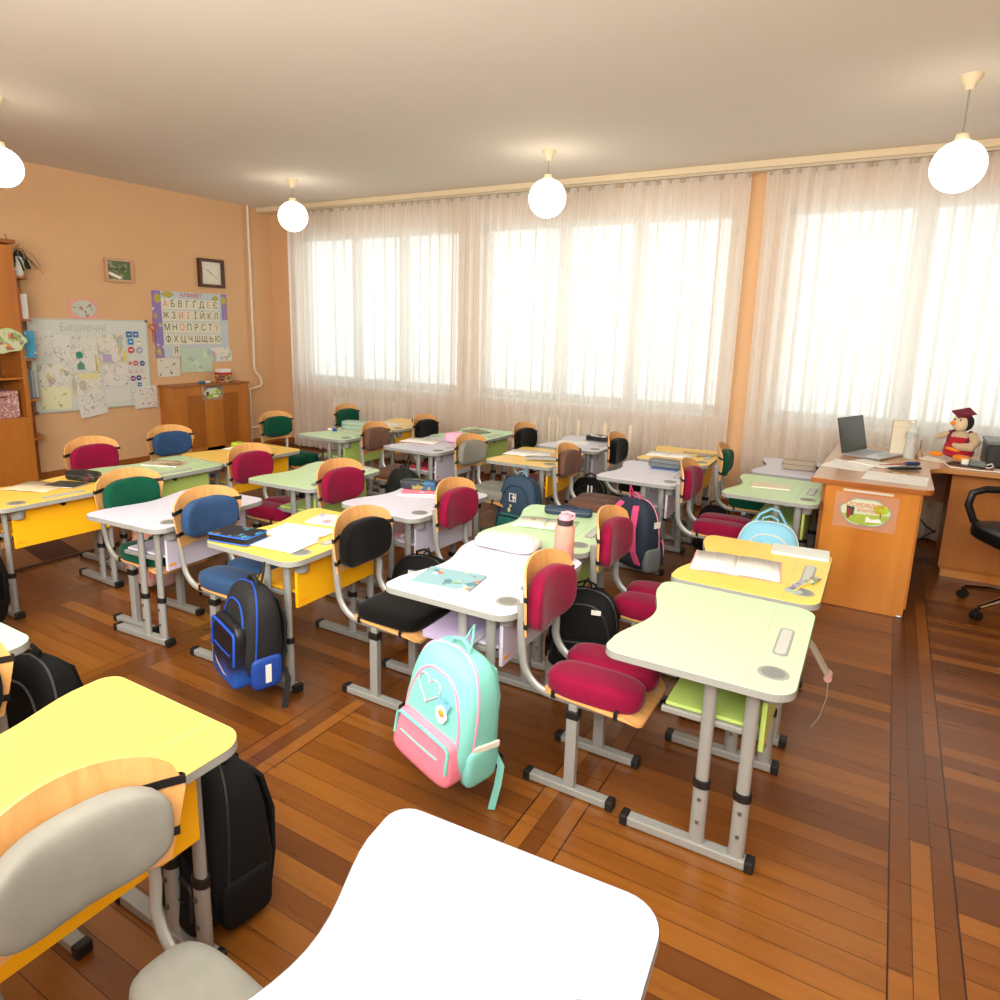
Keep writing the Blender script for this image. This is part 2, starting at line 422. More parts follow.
CUSH = {'crimson': mat('cushion_crimson', '#800d33', 0.95, spec=0.15, noise=0.3, nscale=9, bump=0.5, bscale=14, sheen=0.15),
        'green': mat('cushion_green', '#084833', 0.95, spec=0.15, noise=0.2, nscale=20, bump=0.15, sheen=0.1),
        'blue': mat('cushion_blue', '#2d486c', 0.95, spec=0.15, noise=0.2, nscale=20, bump=0.15, sheen=0.1),
        'black': mat('cushion_black', '#0d0c0a', 0.95, spec=0.15, noise=0.2, nscale=20, bump=0.15, sheen=0.1),
        'brown': mat('cushion_brown', '#6c4d3f', 0.95, spec=0.15, noise=0.15, nscale=20, bump=0.15, sheen=0.1),
        'grey': mat('cushion_grey', '#85857c', 0.95, spec=0.15, noise=0.12, nscale=20, bump=0.15, sheen=0.1)}
ORANGE = mat('orange_sticker', '#f09a20', 0.5)
PAPER = mat('paper_white', '#e9e7df', 0.75, noise=0.02)
WHITE = mat('white_plastic', '#e6e4da', 0.45, noise=0.02)

# ------------------------------------------------------------------ desk
def desk_outline(g=0.0):
    W, L = 0.275+g, 0.35+g
    pts = [(W, -L, 0.075), (W, L, 0.075), (-W, L, 0.05)]
    o = rpoly([(W, -L, 0.07), (W, L, 0.07), (-W, L, 0.05), (-W, -L, 0.05)], 7)
    # split: insert the hollow between the two pupil-side corners
    k = max(i for i, p in enumerate(o) if p[1] > 0 and p[0] < 0)
    hollow = []
    for i in range(1, 16):
        y = 0.27-0.54*i/16
        hollow.append((-W+0.06*0.5*(1+math.cos(PI*y/0.27)), y))
    return o[:k+1]+hollow+o[k+1:]
def make_desk(label, col, loc, rz):
    t = thing('school_desk', label, 'desk', loc, rz, 'pupils\' single desks')
    MB().prism(desk_outline(), 0.612, 0.630).build('tabletop', LAM[col], t, bevel=0.0015)
    tb = t.children[0]
    o = desk_outline(0.0012); i_ = desk_outline(-0.004); n = len(o)
    v = [(x, y, 0.606) for x, y in o]+[(x, y, 0.6292) for x, y in o]+[(x, y, 0.606) for x, y in i_]
    f = [(k, (k+1) % n, n+(k+1) % n, n+k) for k in range(n)]+[(k, 2*n+k, 2*n+(k+1) % n, (k+1) % n) for k in range(n)]
    MB().add(v, f).build('edge_band', BAND, tb)
    MB().box(0.146, 0.1475, -0.349, 0.349, 0.6301, 0.6304).build('hinge_line', mat('hinge_line', '#a7ab92', 0.6), tb)
    # cup holder
    c = MB().prism(ellipse(0.205, -0.225, 0.044, 0.044), 0.629, 0.6325).build('cup_holder', RIM, t, bevel=0.001)
    MB().prism(ellipse(0.205, -0.225, 0.034, 0.034), 0.630, 0.6330).build('cup_base', DISC, c)
    MB().prism(ellipse(0.205, -0.225, 0.037, 0.037), 0.545, 0.610, t0=0.82, c=(0.205, -0.225)).build('cup_body', mat('cup_body', '#8d8f88', 0.45), c, smooth='auto', bevel=0.004)
    # pen tray
    p = MB().prism(rrect(0.182, 0.228, -0.10, 0.125, 0.021), 0.629, 0.6325).build('pen_tray', RIM, t, bevel=0.001)
    MB().prism(rrect(0.189, 0.221, -0.085, 0.115, 0.014), 0.630, 0.6330).build('tray_inset', TRAY, p)
    # privacy panel
    MB().box(0.189, 0.204, -0.252, 0.252, 0.385, 0.604).build('modesty_panel', PAN[col], t, bevel=0.002)
    pn = t.children[-1]
    MB().box(0.2042, 0.205, -0.245, -0.205, 0.408, 0.420).build('size_sticker', ORANGE, pn)
    MB().lathe([(0.0, 0), (0.014, 0), (0.014, 0.012), (0.008, 0.016)], 12, Matrix.Translation((0.204, 0, 0.585)) @ Matrix.Rotation(PI/2, 4, 'Y')).build('knob', BLACKP, pn)
    # book shelf
    MB().box(-0.09, 0.185, -0.25, 0.25, 0.450, 0.462).build('book_shelf', PAN[col], t, bevel=0.002)
    for s in (-1, 1):
        y = 0.272*s
        ft = MB().box(-0.175, 0.195, y-0.021, y+0.021, 0.004, 0.034).build('foot_bar', GREY, t, bevel=0.004)
        for x0, x1 in ((-0.20, -0.172), (0.192, 0.22)):
            MB().box(x0, x1, y-0.024, y+0.024, 0.0, 0.038).build('end_cap', BLACKP, ft, bevel=0.006)
        for x in (0.045, 0.165):
            lg = MB().prism(ellipse(x, y, 0.020, 0.013, 14), 0.22, 0.60).prism(ellipse(x, y, 0.024, 0.017, 14), 0.03, 0.235).build('leg', GREY, t, smooth='auto')
            MB().prism(ellipse(x, y, 0.027, 0.020, 14), 0.225, 0.25).build('collar', BLACKP, lg, smooth='auto')
            for z in (0.11, 0.19):
                MB().box(x-0.005, x+0.005, y-0.022, y+0.022, z-0.005, z+0.005).build('bolt', mat('bolt', '#77786f', 0.3, 0.8), lg)
        MB().box(-0.14, 0.215, y-0.013, y+0.013, 0.588, 0.6075).build('top_rail', GREY, t, bevel=0.003)
        MB().box(-0.10, 0.165, y-0.008-0.016*s, y+0.008-0.016*s, 0.430, 0.449).build('shelf_rail', GREY, t, bevel=0.003)
    MB().box(0.09, 0.12, -0.26, 0.26, 0.575, 0.60).build('cross_bar', GREY, t, bevel=0.003)
    return t

# ------------------------------------------------------------------ chair
def bend(y): return 0.055*(y/0.19)**2
def back_outline():
    pts = []
    # from near bottom round to far bottom, in (y,z)
    o = rpoly([(-0.165, 0.545, 0.022), (0.165, 0.545, 0.022), (0.196, 0.70, 0.0), (-0.196, 0.70, 0.0)], 5)
    b = [p for p in o if p[1] < 0.69]
    k0 = [i for i, p in enumerate(b)]
    arch = [(0.196*math.cos(PI*k/18)**1 if True else 0, 0.70+0.105*math.sin(PI*k/18)**0.75) for k in range(19)]
    return b+arch
def ze_(z): return min(0.1965, 0.166+0.030*(z-0.545)/0.155) if z < 0.70 else 0.196*math.sqrt(max(0, 1-((z-0.70)/0.105)**2.67))
def make_chair(label, col, loc, rz, padz=0.665, padw=0.155, padh=0.092, single=False):
    t = thing('school_chair', label, 'chair', loc, rz, "pupils' cushioned chairs")
    # backrest plate as a bent slab: grid from outline fan strips
    ol = back_outline(); n = len(ol)
    # subdivide as horizontal strips for a proper bend
    mb = MB(); ys = [-0.198+0.396*i/22 for i in range(23)]
    def zr(y):
        zs = []
        for i in range(n):
            (y0, z0), (y1, z1) = ol[i], ol[(i+1) % n]
            if (y0-y)*(y1-y) <= 0 and abs(y1-y0) > 1e-9:
                zs.append(z0+(z1-z0)*(y-y0)/(y1-y0))
        return (min(zs), max(zs)) if zs else (0.69, 0.70)
    v = []; f = []
    for y in ys:
        yy = max(-0.1955, min(0.1955, y)); lo, hi = zr(yy); lean = lambda z: -0.012*(z-0.55)/0.25
        for (z, dx) in ((lo, 0), (hi, 0), (hi, 0.009), (lo, 0.009)):
            v.append((-0.225+bend(yy)+dx+lean(z), yy, z))
    for i in range(len(ys)-1):
        for k in range(4): f.append((i*4+k, i*4+(k+1) % 4, (i+1)*4+(k+1) % 4, (i+1)*4+k))
    f.append((3, 2, 1, 0)); m4 = (len(ys)-1)*4; f.append((m4, m4+1, m4+2, m4+3))
    bk = MB().add(v, f).build('backrest', PLY, t, smooth='auto')
    # cushion on the front of the backrest
    def fb(x, y, z): return (x+bend(y)*0.8, y, z)
    cu = MB().sq((-0.184, 0, padz), (0.036, padw, padh), 0.55, 0.45, 36, 18, lambda x, y, z: fb(x, y*(1-0.22*(abs(z)/padh)**2.5 if abs(z) < padh else 0.8*y), z) if False else (x+bend(y)*0.8, y*(1-0.16*min(1, abs(z)/padh)**3), z)).build('back_cushion', CUSH[col], t, smooth=True)
    for z in (padz-0.055, padz+0.052):
        for s in (-1, 1):
            y0, y1 = (padw-0.03)*s, 0.199*s
            ln = -0.012*(z-0.55)/0.25; ye = ze_(z)*s
            path = [(-0.2135+bend(y0+(ye-y0)*q)+ln, y0+(ye-y0)*q, z) for q in (0, 0.25, 0.5, 0.75, 1.0)]
            path += [(-0.2155+bend(ye)+ln, ye+0.0018*s, z), (-0.2255+bend(ye)+ln, ye+0.0018*s, z), (-0.2285+bend(ye)+ln, ye-0.002*s, z), (-0.2275+bend(y0)+ln, y0, z)]
            MB().ribbon(path, 0.018, 0.0022, (0, 0, 1)).build('strap', BLACKP, cu)
    # seat
    so = rpoly([(-0.115, -0.15, 0.03), (0.24, -0.175, 0.05), (0.24, 0.175, 0.05), (-0.115, 0.15, 0.03)], 6)
    def sz(x): return 0.0 if x < 0.17 else -0.028*((x-0.17)/0.07)**2
    nn = len(so); v = [(x, y, 0.362+sz(x)) for x, y in so]+[(x, y, 0.372+sz(x)) for x, y in so]
    st = MB().add(v, [tuple(range(nn-1, -1, -1)), tuple(range(nn, 2*nn))]+[(i, (i+1) % nn, nn+(i+1) % nn, nn+i) for i in range(nn)]).build('seat', PLY, t)
    if single:
        sc = MB().sq((0.055, 0, 0.398), (0.165, 0.162, 0.034), 0.4, 0.35, 40, 14).build('seat_cushion', CUSH[col], t, smooth=True)
    else:
        b = MB()
        for s in (-1, 1):
            b.sq((0.055, 0.082*s, 0.402), (0.170, 0.083, 0.046), 0.5, 0.62, 32, 14)
        sc = b.build('seat_cushion', CUSH[col], t, smooth=True)
    for x in (-0.07, 0.16):
        for s in (-1, 1):
            yy = 0.157*s if x < 0 else 0.171*s
            MB().ribbon([(x, yy-0.02*s, 0.385), (x, yy+0.001*s, 0.378), (x, yy+0.002*s, 0.356), (x, yy-0.03*s, 0.357)], 0.014, 0.002, (1, 0, 0)).build('strap', BLACKP, sc)
    # curved back tubes
    for s in (-1, 1):
        y = 0.135*s; path = [(-0.212, y*1.05, 0.66), (-0.208, y*1.05, 0.56), (-0.203, y*1.05, 0.50)]
        for k in range(1, 9):
            a = k/8*PI/2; path.append((-0.203+0.115*(1-math.cos(a)), y, 0.47-0.118*math.sin(a)))
        path += [(0.02, y, 0.352), (0.14, y, 0.352)]
        MB().tube(path, 0.011, 10, 0.016).build('back_tube', GREY, t, smooth='auto')
        ft = MB().box(-0.15, 0.14, y-0.019, y+0.019, 0.004, 0.032).build('foot_bar', GREY, t, bevel=0.004)
        for x0, x1 in ((-0.175, -0.147), (0.137, 0.165)):
            MB().box(x0, x1, y-0.022, y+0.022, 0.0, 0.036).build('end_cap', BLACKP, ft, bevel=0.006)
        lg = MB().box(-0.016, 0.016, y-0.011, y+0.011, 0.25, 0.345).box(-0.020, 0.020, y-0.015, y+0.015, 0.03, 0.30).build('leg', GREY, t, bevel=0.004)
        MB().box(-0.0235, 0.0235, y-0.0185, y+0.0185, 0.292, 0.322).build('collar', BLACKP, lg, bevel=0.003)
    MB().box(-0.012, 0.012, -0.13, 0.13, 0.327, 0.343).build('cross_bar', GREY, t, bevel=0.002)
    return t

# ------------------------------------------------------------------ place desks
DESKS = [
 # colour, x, y, rz, label
 ('yellow', -4.07, 1.94, -1, 'yellow desk in the far left row with black pencil case and loose papers'),
 ('green', -4.12, 2.665, -1.5, 'green desk between two yellow desks in the far left row'),
 ('yellow', -4.123, 3.381, -0.8, 'yellow desk with lime pencil case behind the crimson chair'),
 ('green', -4.172, 4.571, -0.3, 'green desk with mint pencil case in front of the curtain'),
 ('yellow', -4.17, 5.30, -1.5, 'yellow desk against the curtain farthest left, beside the green desk with mint case'),
 ('white', -3.15, 2.16, 4.0, 'empty white desk with green chair tucked in, left of the blue chair'),
 ('green', -3.142, 3.157, 3.2, 'empty green desk with crimson chair tucked in and crimson chair in front'),
 ('white', -3.206, 4.566, -0.6, 'white desk holding a pink pouch and an open book'),
 ('green', -3.229, 5.249, -0.8, 'green desk with dark tablet by the curtain behind the grey chair'),
 ('yellow', -2.290, 2.210, 0.3, 'yellow desk with black and blue zip case and blue black backpack below'),
 ('white', -2.235, 3.028, -4.0, 'white desk with pink book and teal camouflage pencil case'),
 ('yellow', -2.270, 4.609, 2.2, 'yellow desk with papers spread and navy backpack hanging at its side'),
 ('white', -2.235, 5.414, 0.3, 'white desk by the curtain with a black and white pencil case'),
 ('white', -1.296, 2.244, 0.6, 'white desk with pale blue workbook and mint backpack hanging on it'),
 ('green', -1.353, 2.985, 3.4, 'green desk with pink bottle beside and navy pencil pouch on it'),
 ('white', -1.370, 4.573, 0.5, 'white desk with grey pencil case and navy and pink backpack'),
 ('yellow', -1.368, 5.385, 1.9, 'yellow desk by the curtain with a beige ruler set and papers'),
 ('green', -0.397, 2.218, 0.6, 'bare pale green desk in the right foreground with crimson chair'),
 ('yellow', -0.399, 2.956, 0.2, 'yellow desk with pink folder of papers behind the bare green desk'),
 ('green', -0.545, 4.594, -0.5, 'green desk with closed peach booklet left of the teacher desk'),
 ('white', -0.515, 5.390, 0.7, 'white desk with beige pencil case by the curtain near the laptop'),
 ('yellow', -1.485, 0.620, 0.2, 'empty yellow desk filling the lower left foreground'),
 ('white', -0.468, 0.650, 4.0, 'white desk at the bottom edge beside the grey cushioned chair'),
 ('green', -2.414, 0.610, 0.0, 'green desk at the far left edge with a newspaper on it'),
]
first = {}
DK = []
for col, x, y, rz, lab in DESKS:
    if col not in first:
        first[col] = make_desk(lab, col, (x, y, 0), rz); DK.append(first[col])
    else:
        DK.append(dup(first[col], lab, (x, y, 0), rz))

CHAIRS = [
 # colour, x, y, rz, label
 ('crimson', -0.795, 2.11, 0, 'crimson cushioned chair in the foreground at the bare green desk'),
 ('crimson', -0.83, 2.86, 0, 'crimson cushioned chair at the yellow desk with the pink folder'),
 ('crimson', -0.85, 4.31, 0, 'crimson cushioned chair in front of the light blue backpack'),
 ('green', -0.80, 5.12, 4, 'dark green cushioned chair by the bare wall strip between the curtains'),
 ('black', -1.745, 2.20, 0, 'black cushioned chair at the white desk with the blue workbook'),
 ('crimson', -1.735, 2.93, 0, 'crimson cushioned chair at the green desk with the pink bottle'),
 ('brown', -1.72, 4.35, 0, 'brown cushioned chair between yellow paper desk and white desk with grey case'),
 ('black', -1.63, 5.10, 0, 'black cushioned chair near the curtain at the yellow desk with the rulers'),
 ('blue', -2.60, 2.06, 2, 'blue cushioned chair pulled back from the yellow desk with the backpack'),
 ('crimson', -2.575, 2.95, -2, 'crimson cushioned chair between empty green desk and white desk'),
 ('grey', -2.49, 4.26, -6, 'grey cushioned chair beside the navy backpack'),
 ('black', -2.47, 5.11, -3, 'black cushioned chair between green tablet desk and white curtain desk'),
 ('green', -3.27, 2.08, 2, 'dark green cushioned chair tucked under the empty white desk'),
 ('crimson', -3.40, 3.00, 3, 'crimson cushioned chair tucked under the empty green desk'),
 ('brown', -3.45, 4.33, 4, 'brown cushioned chair at the white desk with the pink pouch'),
 ('black', -3.43, 5.00, 0, 'black cushioned chair behind the pink pouch near the curtain'),
 ('black', -4.34, 1.60, 0, 'black cushioned chair cut off by the left edge, by the bookcase'),
 ('crimson', -4.42, 2.54, 4, 'crimson cushioned chair behind the far left green desk below the whiteboard'),
 ('blue', -4.50, 3.17, 0, 'blue cushioned chair in front of the wooden radiator cabinet'),
 ('green', -4.56, 4.27, 0, 'dark green cushioned chair beside the wall corner, cushion strapped low'),
 ('green', -4.49, 5.13, 4, 'dark green cushioned chair against the curtain behind the mint pencil case'),
 ('black', -1.75, 0.60, 0, 'black cushioned chair at the lower left edge behind the yellow desk'),
 ('grey', -0.945, 0.515, -4, 'grey cushioned chair in the bottom left corner, back to the viewer'),
]
firstc = {}
for col, x, y, rz, lab in CHAIRS:
    if col not in firstc:
        kw = dict(padz=0.665)
        if col == 'black': kw = dict(padz=0.655, padh=0.10, single=True)
        if col == 'crimson': kw = dict(padz=0.650, padh=0.103, padw=0.163)
        firstc[col] = make_chair(lab, col, (x, y, 0), rz, **kw)
    else: dup(firstc[col], lab, (x, y, 0), rz)

# ------------------------------------------------------------------ room shell
XL, XR, YB, YF, H = -7.1, 2.5, -1.6, 6.42, 2.98
OCH = wood('cabinet_wood', '#a8621f', '#bd7629', (5, 5, 0.8), 0.4)
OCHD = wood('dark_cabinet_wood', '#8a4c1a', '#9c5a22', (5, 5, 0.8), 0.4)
TDW = wood('teacher_desk_wood', '#b86e20', '#cf8a35', (5, 5, 0.9), 0.3, coat=0.3)
TDE = wood('desk_edge_wood', '#96531a', '#a8642a', (5, 5, 0.9), 0.3)
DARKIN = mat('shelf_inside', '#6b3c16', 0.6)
WALL = wall_mat('wall_peach', '#d5ab7e')
WALLF = wall_mat('wall_peach_far', '#dbaf82')
CEIL = mat('ceiling_paint', '#e2dace', 0.8, noise=0.02, nscale=3)
CREAM = mat('cream_trim', '#e3d2b0', 0.7, noise=0.02)
PIPE = mat('pipe_cream', '#e8d9bf', 0.45)

MB().box(XL-0.1, XR+0.1, YB-0.1, YF+0.3, -0.1, 0.0).build('floor', floor_mat()); struct(bpy.data.objects['floor'])
struct(MB().box(XL-0.1, XR+0.1, YB-0.1, YF+0.3, H, H+0.1).build('ceiling', CEIL))
struct(MB().box(XL-0.15, XL, YB-0.1, YF+0.3, 0, H).build('wall_left', WALL))
struct(MB().box(XR, XR+0.15, YB-0.1, YF+0.3, 0, H).build('wall_right', WALL))
struct(MB().box(XL, XR, YB-0.15, YB, 0, H).build('wall_back', WALL))
WIN = [(-6.62, -4.2, 'window_1'), (-3.92, -1.32, 'window_2'), (-0.92, 1.85, 'window_3')]
Z0, Z1 = 0.86, 2.66
b = MB(); xs = [XL]
for a, c, n in WIN: xs += [a, c]
xs.append(XR)
for i in range(0, len(xs), 2): b.box(xs[i], xs[i+1], YF, YF+0.25, 0, H)
for a, c, n in WIN: b.box(a, c, YF, YF+0.25, 0, Z0); b.box(a, c, YF, YF+0.25, Z1, H)
struct(b.build('wall_far', WALLF))
UPVC = mat('window_plastic', '#e9e9e4', 0.4)
GLASS = clear_mat('window_glass', '#f4f8f8', 0.93, 0.02)
for a, c, n in WIN:
    y = YF+0.10; w = c-a; b = MB(); t = 0.07
    b.box(a, c, y, y+0.06, Z0, Z0+t).box(a, c, y, y+0.06, Z1-t, Z1).box(a, a+t, y, y+0.06, Z0, Z1).box(c-t, c, y, y+0.06, Z0, Z1)
    for fx in (0.36, 0.66): b.box(a+w*fx-0.06, a+w*fx+0.06, y-0.01, y+0.06, Z0, Z1)
    o = struct(b.build(n, UPVC, bevel=0.004))
    MB().box(a+t, c-t, y+0.025, y+0.035, Z0+t, Z1-t).build('glass_pane', GLASS, o)
    MB().box(a-0.03, c+0.03, YF-0.05, YF+0.10, Z0-0.03, Z0).build('window_sill', UPVC, o, bevel=0.005)
struct(MB().box(XL, XR, 6.20, YF, 2.925, H).build('trim_1', CREAM, bevel=0.004))
struct(MB().box(XL, XL+0.02, YB, YF, 0, 0.08).build('baseboard_left', OCHD))
struct(MB().box(XL, XR, YF-0.02, YF, 0, 0.08).build('baseboard_far', OCHD))

# radiators behind the curtain
for i, (a, c, n) in enumerate(WIN):
    where = ('behind the left curtain', 'behind the middle curtain', 'behind the right curtain')[i]
    t = thing('radiator', 'cream ribbed radiator '+where+', below the window', 'radiator', ((a+c)/2, YF-0.10, 0), 0, 'radiators under the windows')
    b = MB()
    for k in range(12): b.box(-0.55+k*0.095, -0.48+k*0.095, -0.045, 0.045, 0.14, 0.70)
    b.build('ribs', PIPE, t, bevel=0.012)
    MB().tube([(-0.75, 0, 0.66), (0.62, 0, 0.66)], 0.013).tube([(-0.75, 0, 0.18), (0.62, 0, 0.18)], 0.013).build('supply_pipe', PIPE, t, smooth='auto')

# curtains
SHEER = sheer_mat('sheer_curtain', '#f9f6ef', 0.80)
RAIL = mat('curtain_rail', '#c9bda6', 0.5)
CUR = [(-6.63, -3.93, 'long sheer curtain over the left window, nearest the wall corner', 11),
       (-3.97, -1.20, 'long sheer curtain over the middle window, left of the bare wall strip', 12),
       (-1.08, 1.95, 'long sheer curtain over the window behind the teacher desk', 13)]
for a, c, lab, sd in CUR:
    rnd = random.Random(sd); W = c-a; nf = int(W/0.125)
    ph = [rnd.uniform(0, 6.28) for _ in range(6)]
    t = thing('curtain', lab, 'curtain', ((a+c)/2, 6.25, 0), 0, 'sheer white curtains at the windows')
    def cf(u, v, top=2.90, bot=0.03):
        z = bot+(top-bot)*v; x = -W/2+W*u; k = 1-v
        a1 = 0.016+0.020*k
        d = a1*math.sin(2*PI*nf*u+ph[0]+1.6*math.sin(2*PI*3.3*u+ph[1]))+0.014*math.sin(2*PI*nf*0.43*u+ph[2])*(0.4+k)
        d += 0.006*math.sin(2*PI*nf*2.3*u+ph[3])
        x += 0.012*k*math.sin(2*PI*7*u+ph[4])+0.02*(0.5-u)*k
        return (x, d, z)
    MB().grid(cf, 340, 14).build('sheer_panel', SHEER, t, smooth=True)
    def hf(u, v):
        x = -W/2+W*u; return (x, 0.012*math.sin(2*PI*nf*3*u)+0.01, 2.868+0.052*v+0.006*math.sin(2*PI*nf*0.7*u)*v)
    MB().grid(hf, 400, 2).build('heading_tape', mat('heading_tape', '#b8a68d', 0.9), t, smooth=True)
rl = MB().box(-6.75, 2.2, 6.225, 6.275, 2.905, 2.925).build('curtain_rail', RAIL); tag(rl, 'thin ceiling mounted curtain rail running above all the sheer curtains', 'curtain rail')

# heating pipes in the corner
t = thing('heating_pipe', 'cream vertical heating pipe with a kink beside the wooden cabinet, near the corner', 'pipe', (XL+0.045, 6.03, 0))
MB().tube([(0, 0, H), (0, 0, 1.0), (0, 0.02, 0.96), (0, 0.10, 0.87), (0, 0.11, 0.80), (0, 0.09, 0.765), (0, -0.05, 0.74), (0, -0.12, 0.735)], 0.016).build('upper_pipe', PIPE, t, smooth='auto')
MB().tube([(0, -0.09, 0.75), (0, -0.09, 0.24), (0, -0.09, 0.0)], 0.014).tube([(0, -0.09, 0.24), (0, 0.15, 0.24)], 0.014).build('lower_pipe', PIPE, t, smooth='auto')
t = MB().tube([(-6.60, 6.33, 1.2), (-6.60, 6.33, 0.85), (-6.68, 6.33, 0.78), (-6.68, 6.33, 0.70), (-6.6, 6.33, 0.66), (-6.6, 6.33, 0.0)], 0.014).build('heating_pipe', PIPE, smooth='auto')
tag(t, 'short bent heating pipe poking out at the left edge of the curtain', 'pipe')

# ceiling globes
GLOBE = emit_mat('lamp_glow', '#fff6e2', 5.5)
def lamp(x, y, z, r, lab):
    t = thing('globe_lamp', lab, 'lamp', (x, y, H), 0, 'white globe ceiling lamps')
    MB().lathe([(0.0, 0), (0.055, 0), (0.055, -0.012), (0.028, -0.05), (0.02, -0.075), (0.0, -0.075)], 20).build('ceiling_rose', CREAM, t, smooth='auto')
    MB().tube([(0, 0, -0.07), (0, 0, z-H+r)], 0.0045, 8).build('cord', mat('cord_grey', '#8d8878', 0.6), t)
    MB().lathe([(0.0, z-H+r+0.03), (0.03, z-H+r+0.03), (0.042, z-H+r-0.012), (0, z-H+r-0.012)], 16).build('lamp_holder', CREAM, t, smooth='auto')
    b = MB(); b.sq((0, 0, z-H), (r, r, r), 1, 1, 32, 18); b.build('globe', GLOBE, t, smooth=True)
lamp(-5.36, 5.15, 2.63, 0.145, 'round white ceiling lamp nearest the wall corner, hanging on a short stem')
lamp(-2.56, 5.2, 2.62, 0.15, 'round white ceiling lamp in front of the middle curtain')
lamp(0.17, 4.72, 2.52, 0.135, 'round white ceiling lamp above the teacher desk')
lamp(-5.22, 2.46, 2.55, 0.125, 'round white ceiling lamp over the bookcase, at the left edge')

# rug
RUG = mat('rug_tan', '#7d5430', 0.95, noise=0.15, nscale=5, bump=0.3)
rg = thing('rug', 'flat tan rug with dark brown stripes under the far left desks', 'rug', (-5.6, 3.2, 0))
MB().prism(rrect(-0.98, 0.98, -1.9, 1.9, 0.03), 0.0005, 0.008).build('rug_field', RUG, rg)
b = MB()
for k in range(-2, 3):
    yc = k*0.8
    b.prism([(-0.93, yc-0.22), (0.0, yc-0.06), (0.93, yc-0.22), (0.93, yc+0.02), (0.0, yc+0.18), (-0.93, yc+0.02)], 0.008, 0.0095)
b.build('rug_stripes', mat('rug_brown', '#42230f', 0.95), rg)
MB().box(0.95, 0.985, -1.9, 1.9, 0.008, 0.010).build('rug_border', mat('rug_border', '#2c1509', 0.9), rg)

# ------------------------------------------------------------------ left wall
RW = (PI/2, 0, PI/2)      # faces +X
def wthing(name, lab, cat, y, z, d=0.0, group=None): return thing(name, lab, cat, (XL+d, y, z), 0, group)
FR_L = mat('frame_pinkwood', '#c79f7c', 0.5); FR_D = mat('frame_brown', '#4e2a20', 0.4)
INK = mat('ink_dark', '#3f4650', 0.6); INKR = mat('ink_red', '#e0584a', 0.6); GREYINK = mat('marker_grey', '#a9b3b0', 0.6)
# whiteboard
WBY0, WBY1, WBZ0, WBZ1 = 3.41, 4.60, 0.67, 1.56
wb = wthing('whiteboard', 'white magnetic board covered with pupils\' drawings and road sign cards', 'whiteboard', (WBY0+WBY1)/2, (WBZ0+WBZ1)/2)
hw, hh = (WBY1-WBY0)/2, (WBZ1-WBZ0)/2
MB().box(0.001, 0.018, -hw, hw, -hh, hh).build('board', mat('board_white', '#cfd4ca', 0.35, noise=0.02), wb)
fr = MB().box(0.0, 0.024, -hw-0.012, hw+0.012, hh-0.002, hh+0.012).box(0, 0.024, -hw-0.012, hw+0.012, -hh-0.012, -hh+0.002).box(0, 0.024, -hw-0.012, -hw+0.002, -hh, hh).box(0, 0.024, hw-0.002, hw+0.012, -hh, hh).build('board_frame', mat('board_frame', '#c2c6bf', 0.35, 0.3), wb)
b = MB()
for sy in (-1, 1):
    for sz in (-1, 1): b.box(0.001, 0.027, sy*(hw+0.003)-0.014, sy*(hw+0.003)+0.014, sz*(hh+0.003)-0.014, sz*(hh+0.003)+0.014)
b.build('corner_cap', mat('corner_grey', '#6d7070', 0.5), wb, bevel=0.003)
text('board_writing', 'Безпечні', 0.11, mat('marker_faint', '#b4bab4', 0.6), wb, (0.0185, -0.08, hh-0.075), RW, ex=0.0004)
SK = sketch_mat('pencil_sketch', '#dad9cf', '#6d7478', 11)
SK2 = sketch_mat('coloured_sketch', '#dcdacd', '#5f7a72', 15, ['#c9bf7a', '#9db0a8', '#c99a8a'])
SKY = spots_mat('yellow_sketch', '#dfe0b8', ['#a8b05c', '#8fa37e', '#c9c489'], 40, 0.36)
WD = [0.0200]
def wpaper(y0, y1, z0, z1, m, lab, rot=0, d=0.02, group='drawings on the whiteboard', name='drawing', th=0.0015):
    WD[0] += 0.0004
    if group: d = max(d, WD[0])
    o = MB().box(0, th*0.5, -(y1-y0)/2, (y1-y0)/2, -(z1-z0)/2, (z1-z0)/2).build(name, m, None, loc=(XL+d, (y0+y1)/2, (z0+z1)/2), rot=(rot*D2R, 0, 0))
    return tag(o, lab, 'drawing', group)
wpaper(3.43, 3.60, 1.22, 1.47, SK, 'grey pencil sketch in the top left corner of the whiteboard', -4)
wpaper(3.61, 3.80, 1.16, 1.42, SK, 'faint pencil drawing with small red mark near the board top left', 3)
wpaper(3.45, 3.74, 0.90, 1.14, SK2, 'landscape sketch on the left middle of the whiteboard', 2, d=0.022)
wpaper(3.46, 3.74, 0.69, 0.91, SKY, 'yellow edged drawing in the bottom left of the whiteboard', -3, d=0.0245)
wpaper(3.78, 4.04, 1.06, 1.40, SK, 'drawing of a green traffic sign pole in the board middle', -1)
wpaper(4.05, 4.33, 1.12, 1.42, SK2, 'drawing with coloured circles right of the board middle', 2)
wpaper(3.76, 4.06, 0.82, 1.04, SK2, 'drawing with a pale yellow strip low in the board middle', 2, d=0.022)
wpaper(4.08, 4.36, 0.88, 1.11, SK, 'plain pencil page beside the blue and red road signs', -1, d=0.0225)
wpaper(4.08, 4.36, 0.72, 0.86, print_mat('grey_text', '#d5d8d0', '#7f8785', 14, 0.8, 1, 10), 'strip of grey handwriting low on the right of the whiteboard', 0, d=0.0215)
wpaper(3.80, 4.09, 0.59, 0.81, SK, 'page of sketches hanging below the bottom edge of the whiteboard', 8, d=0.0275)
wpaper(4.39, 4.67, 0.62, 0.86, SK, 'blank looking sheet hanging over the lower right board corner', 2, d=0.027)
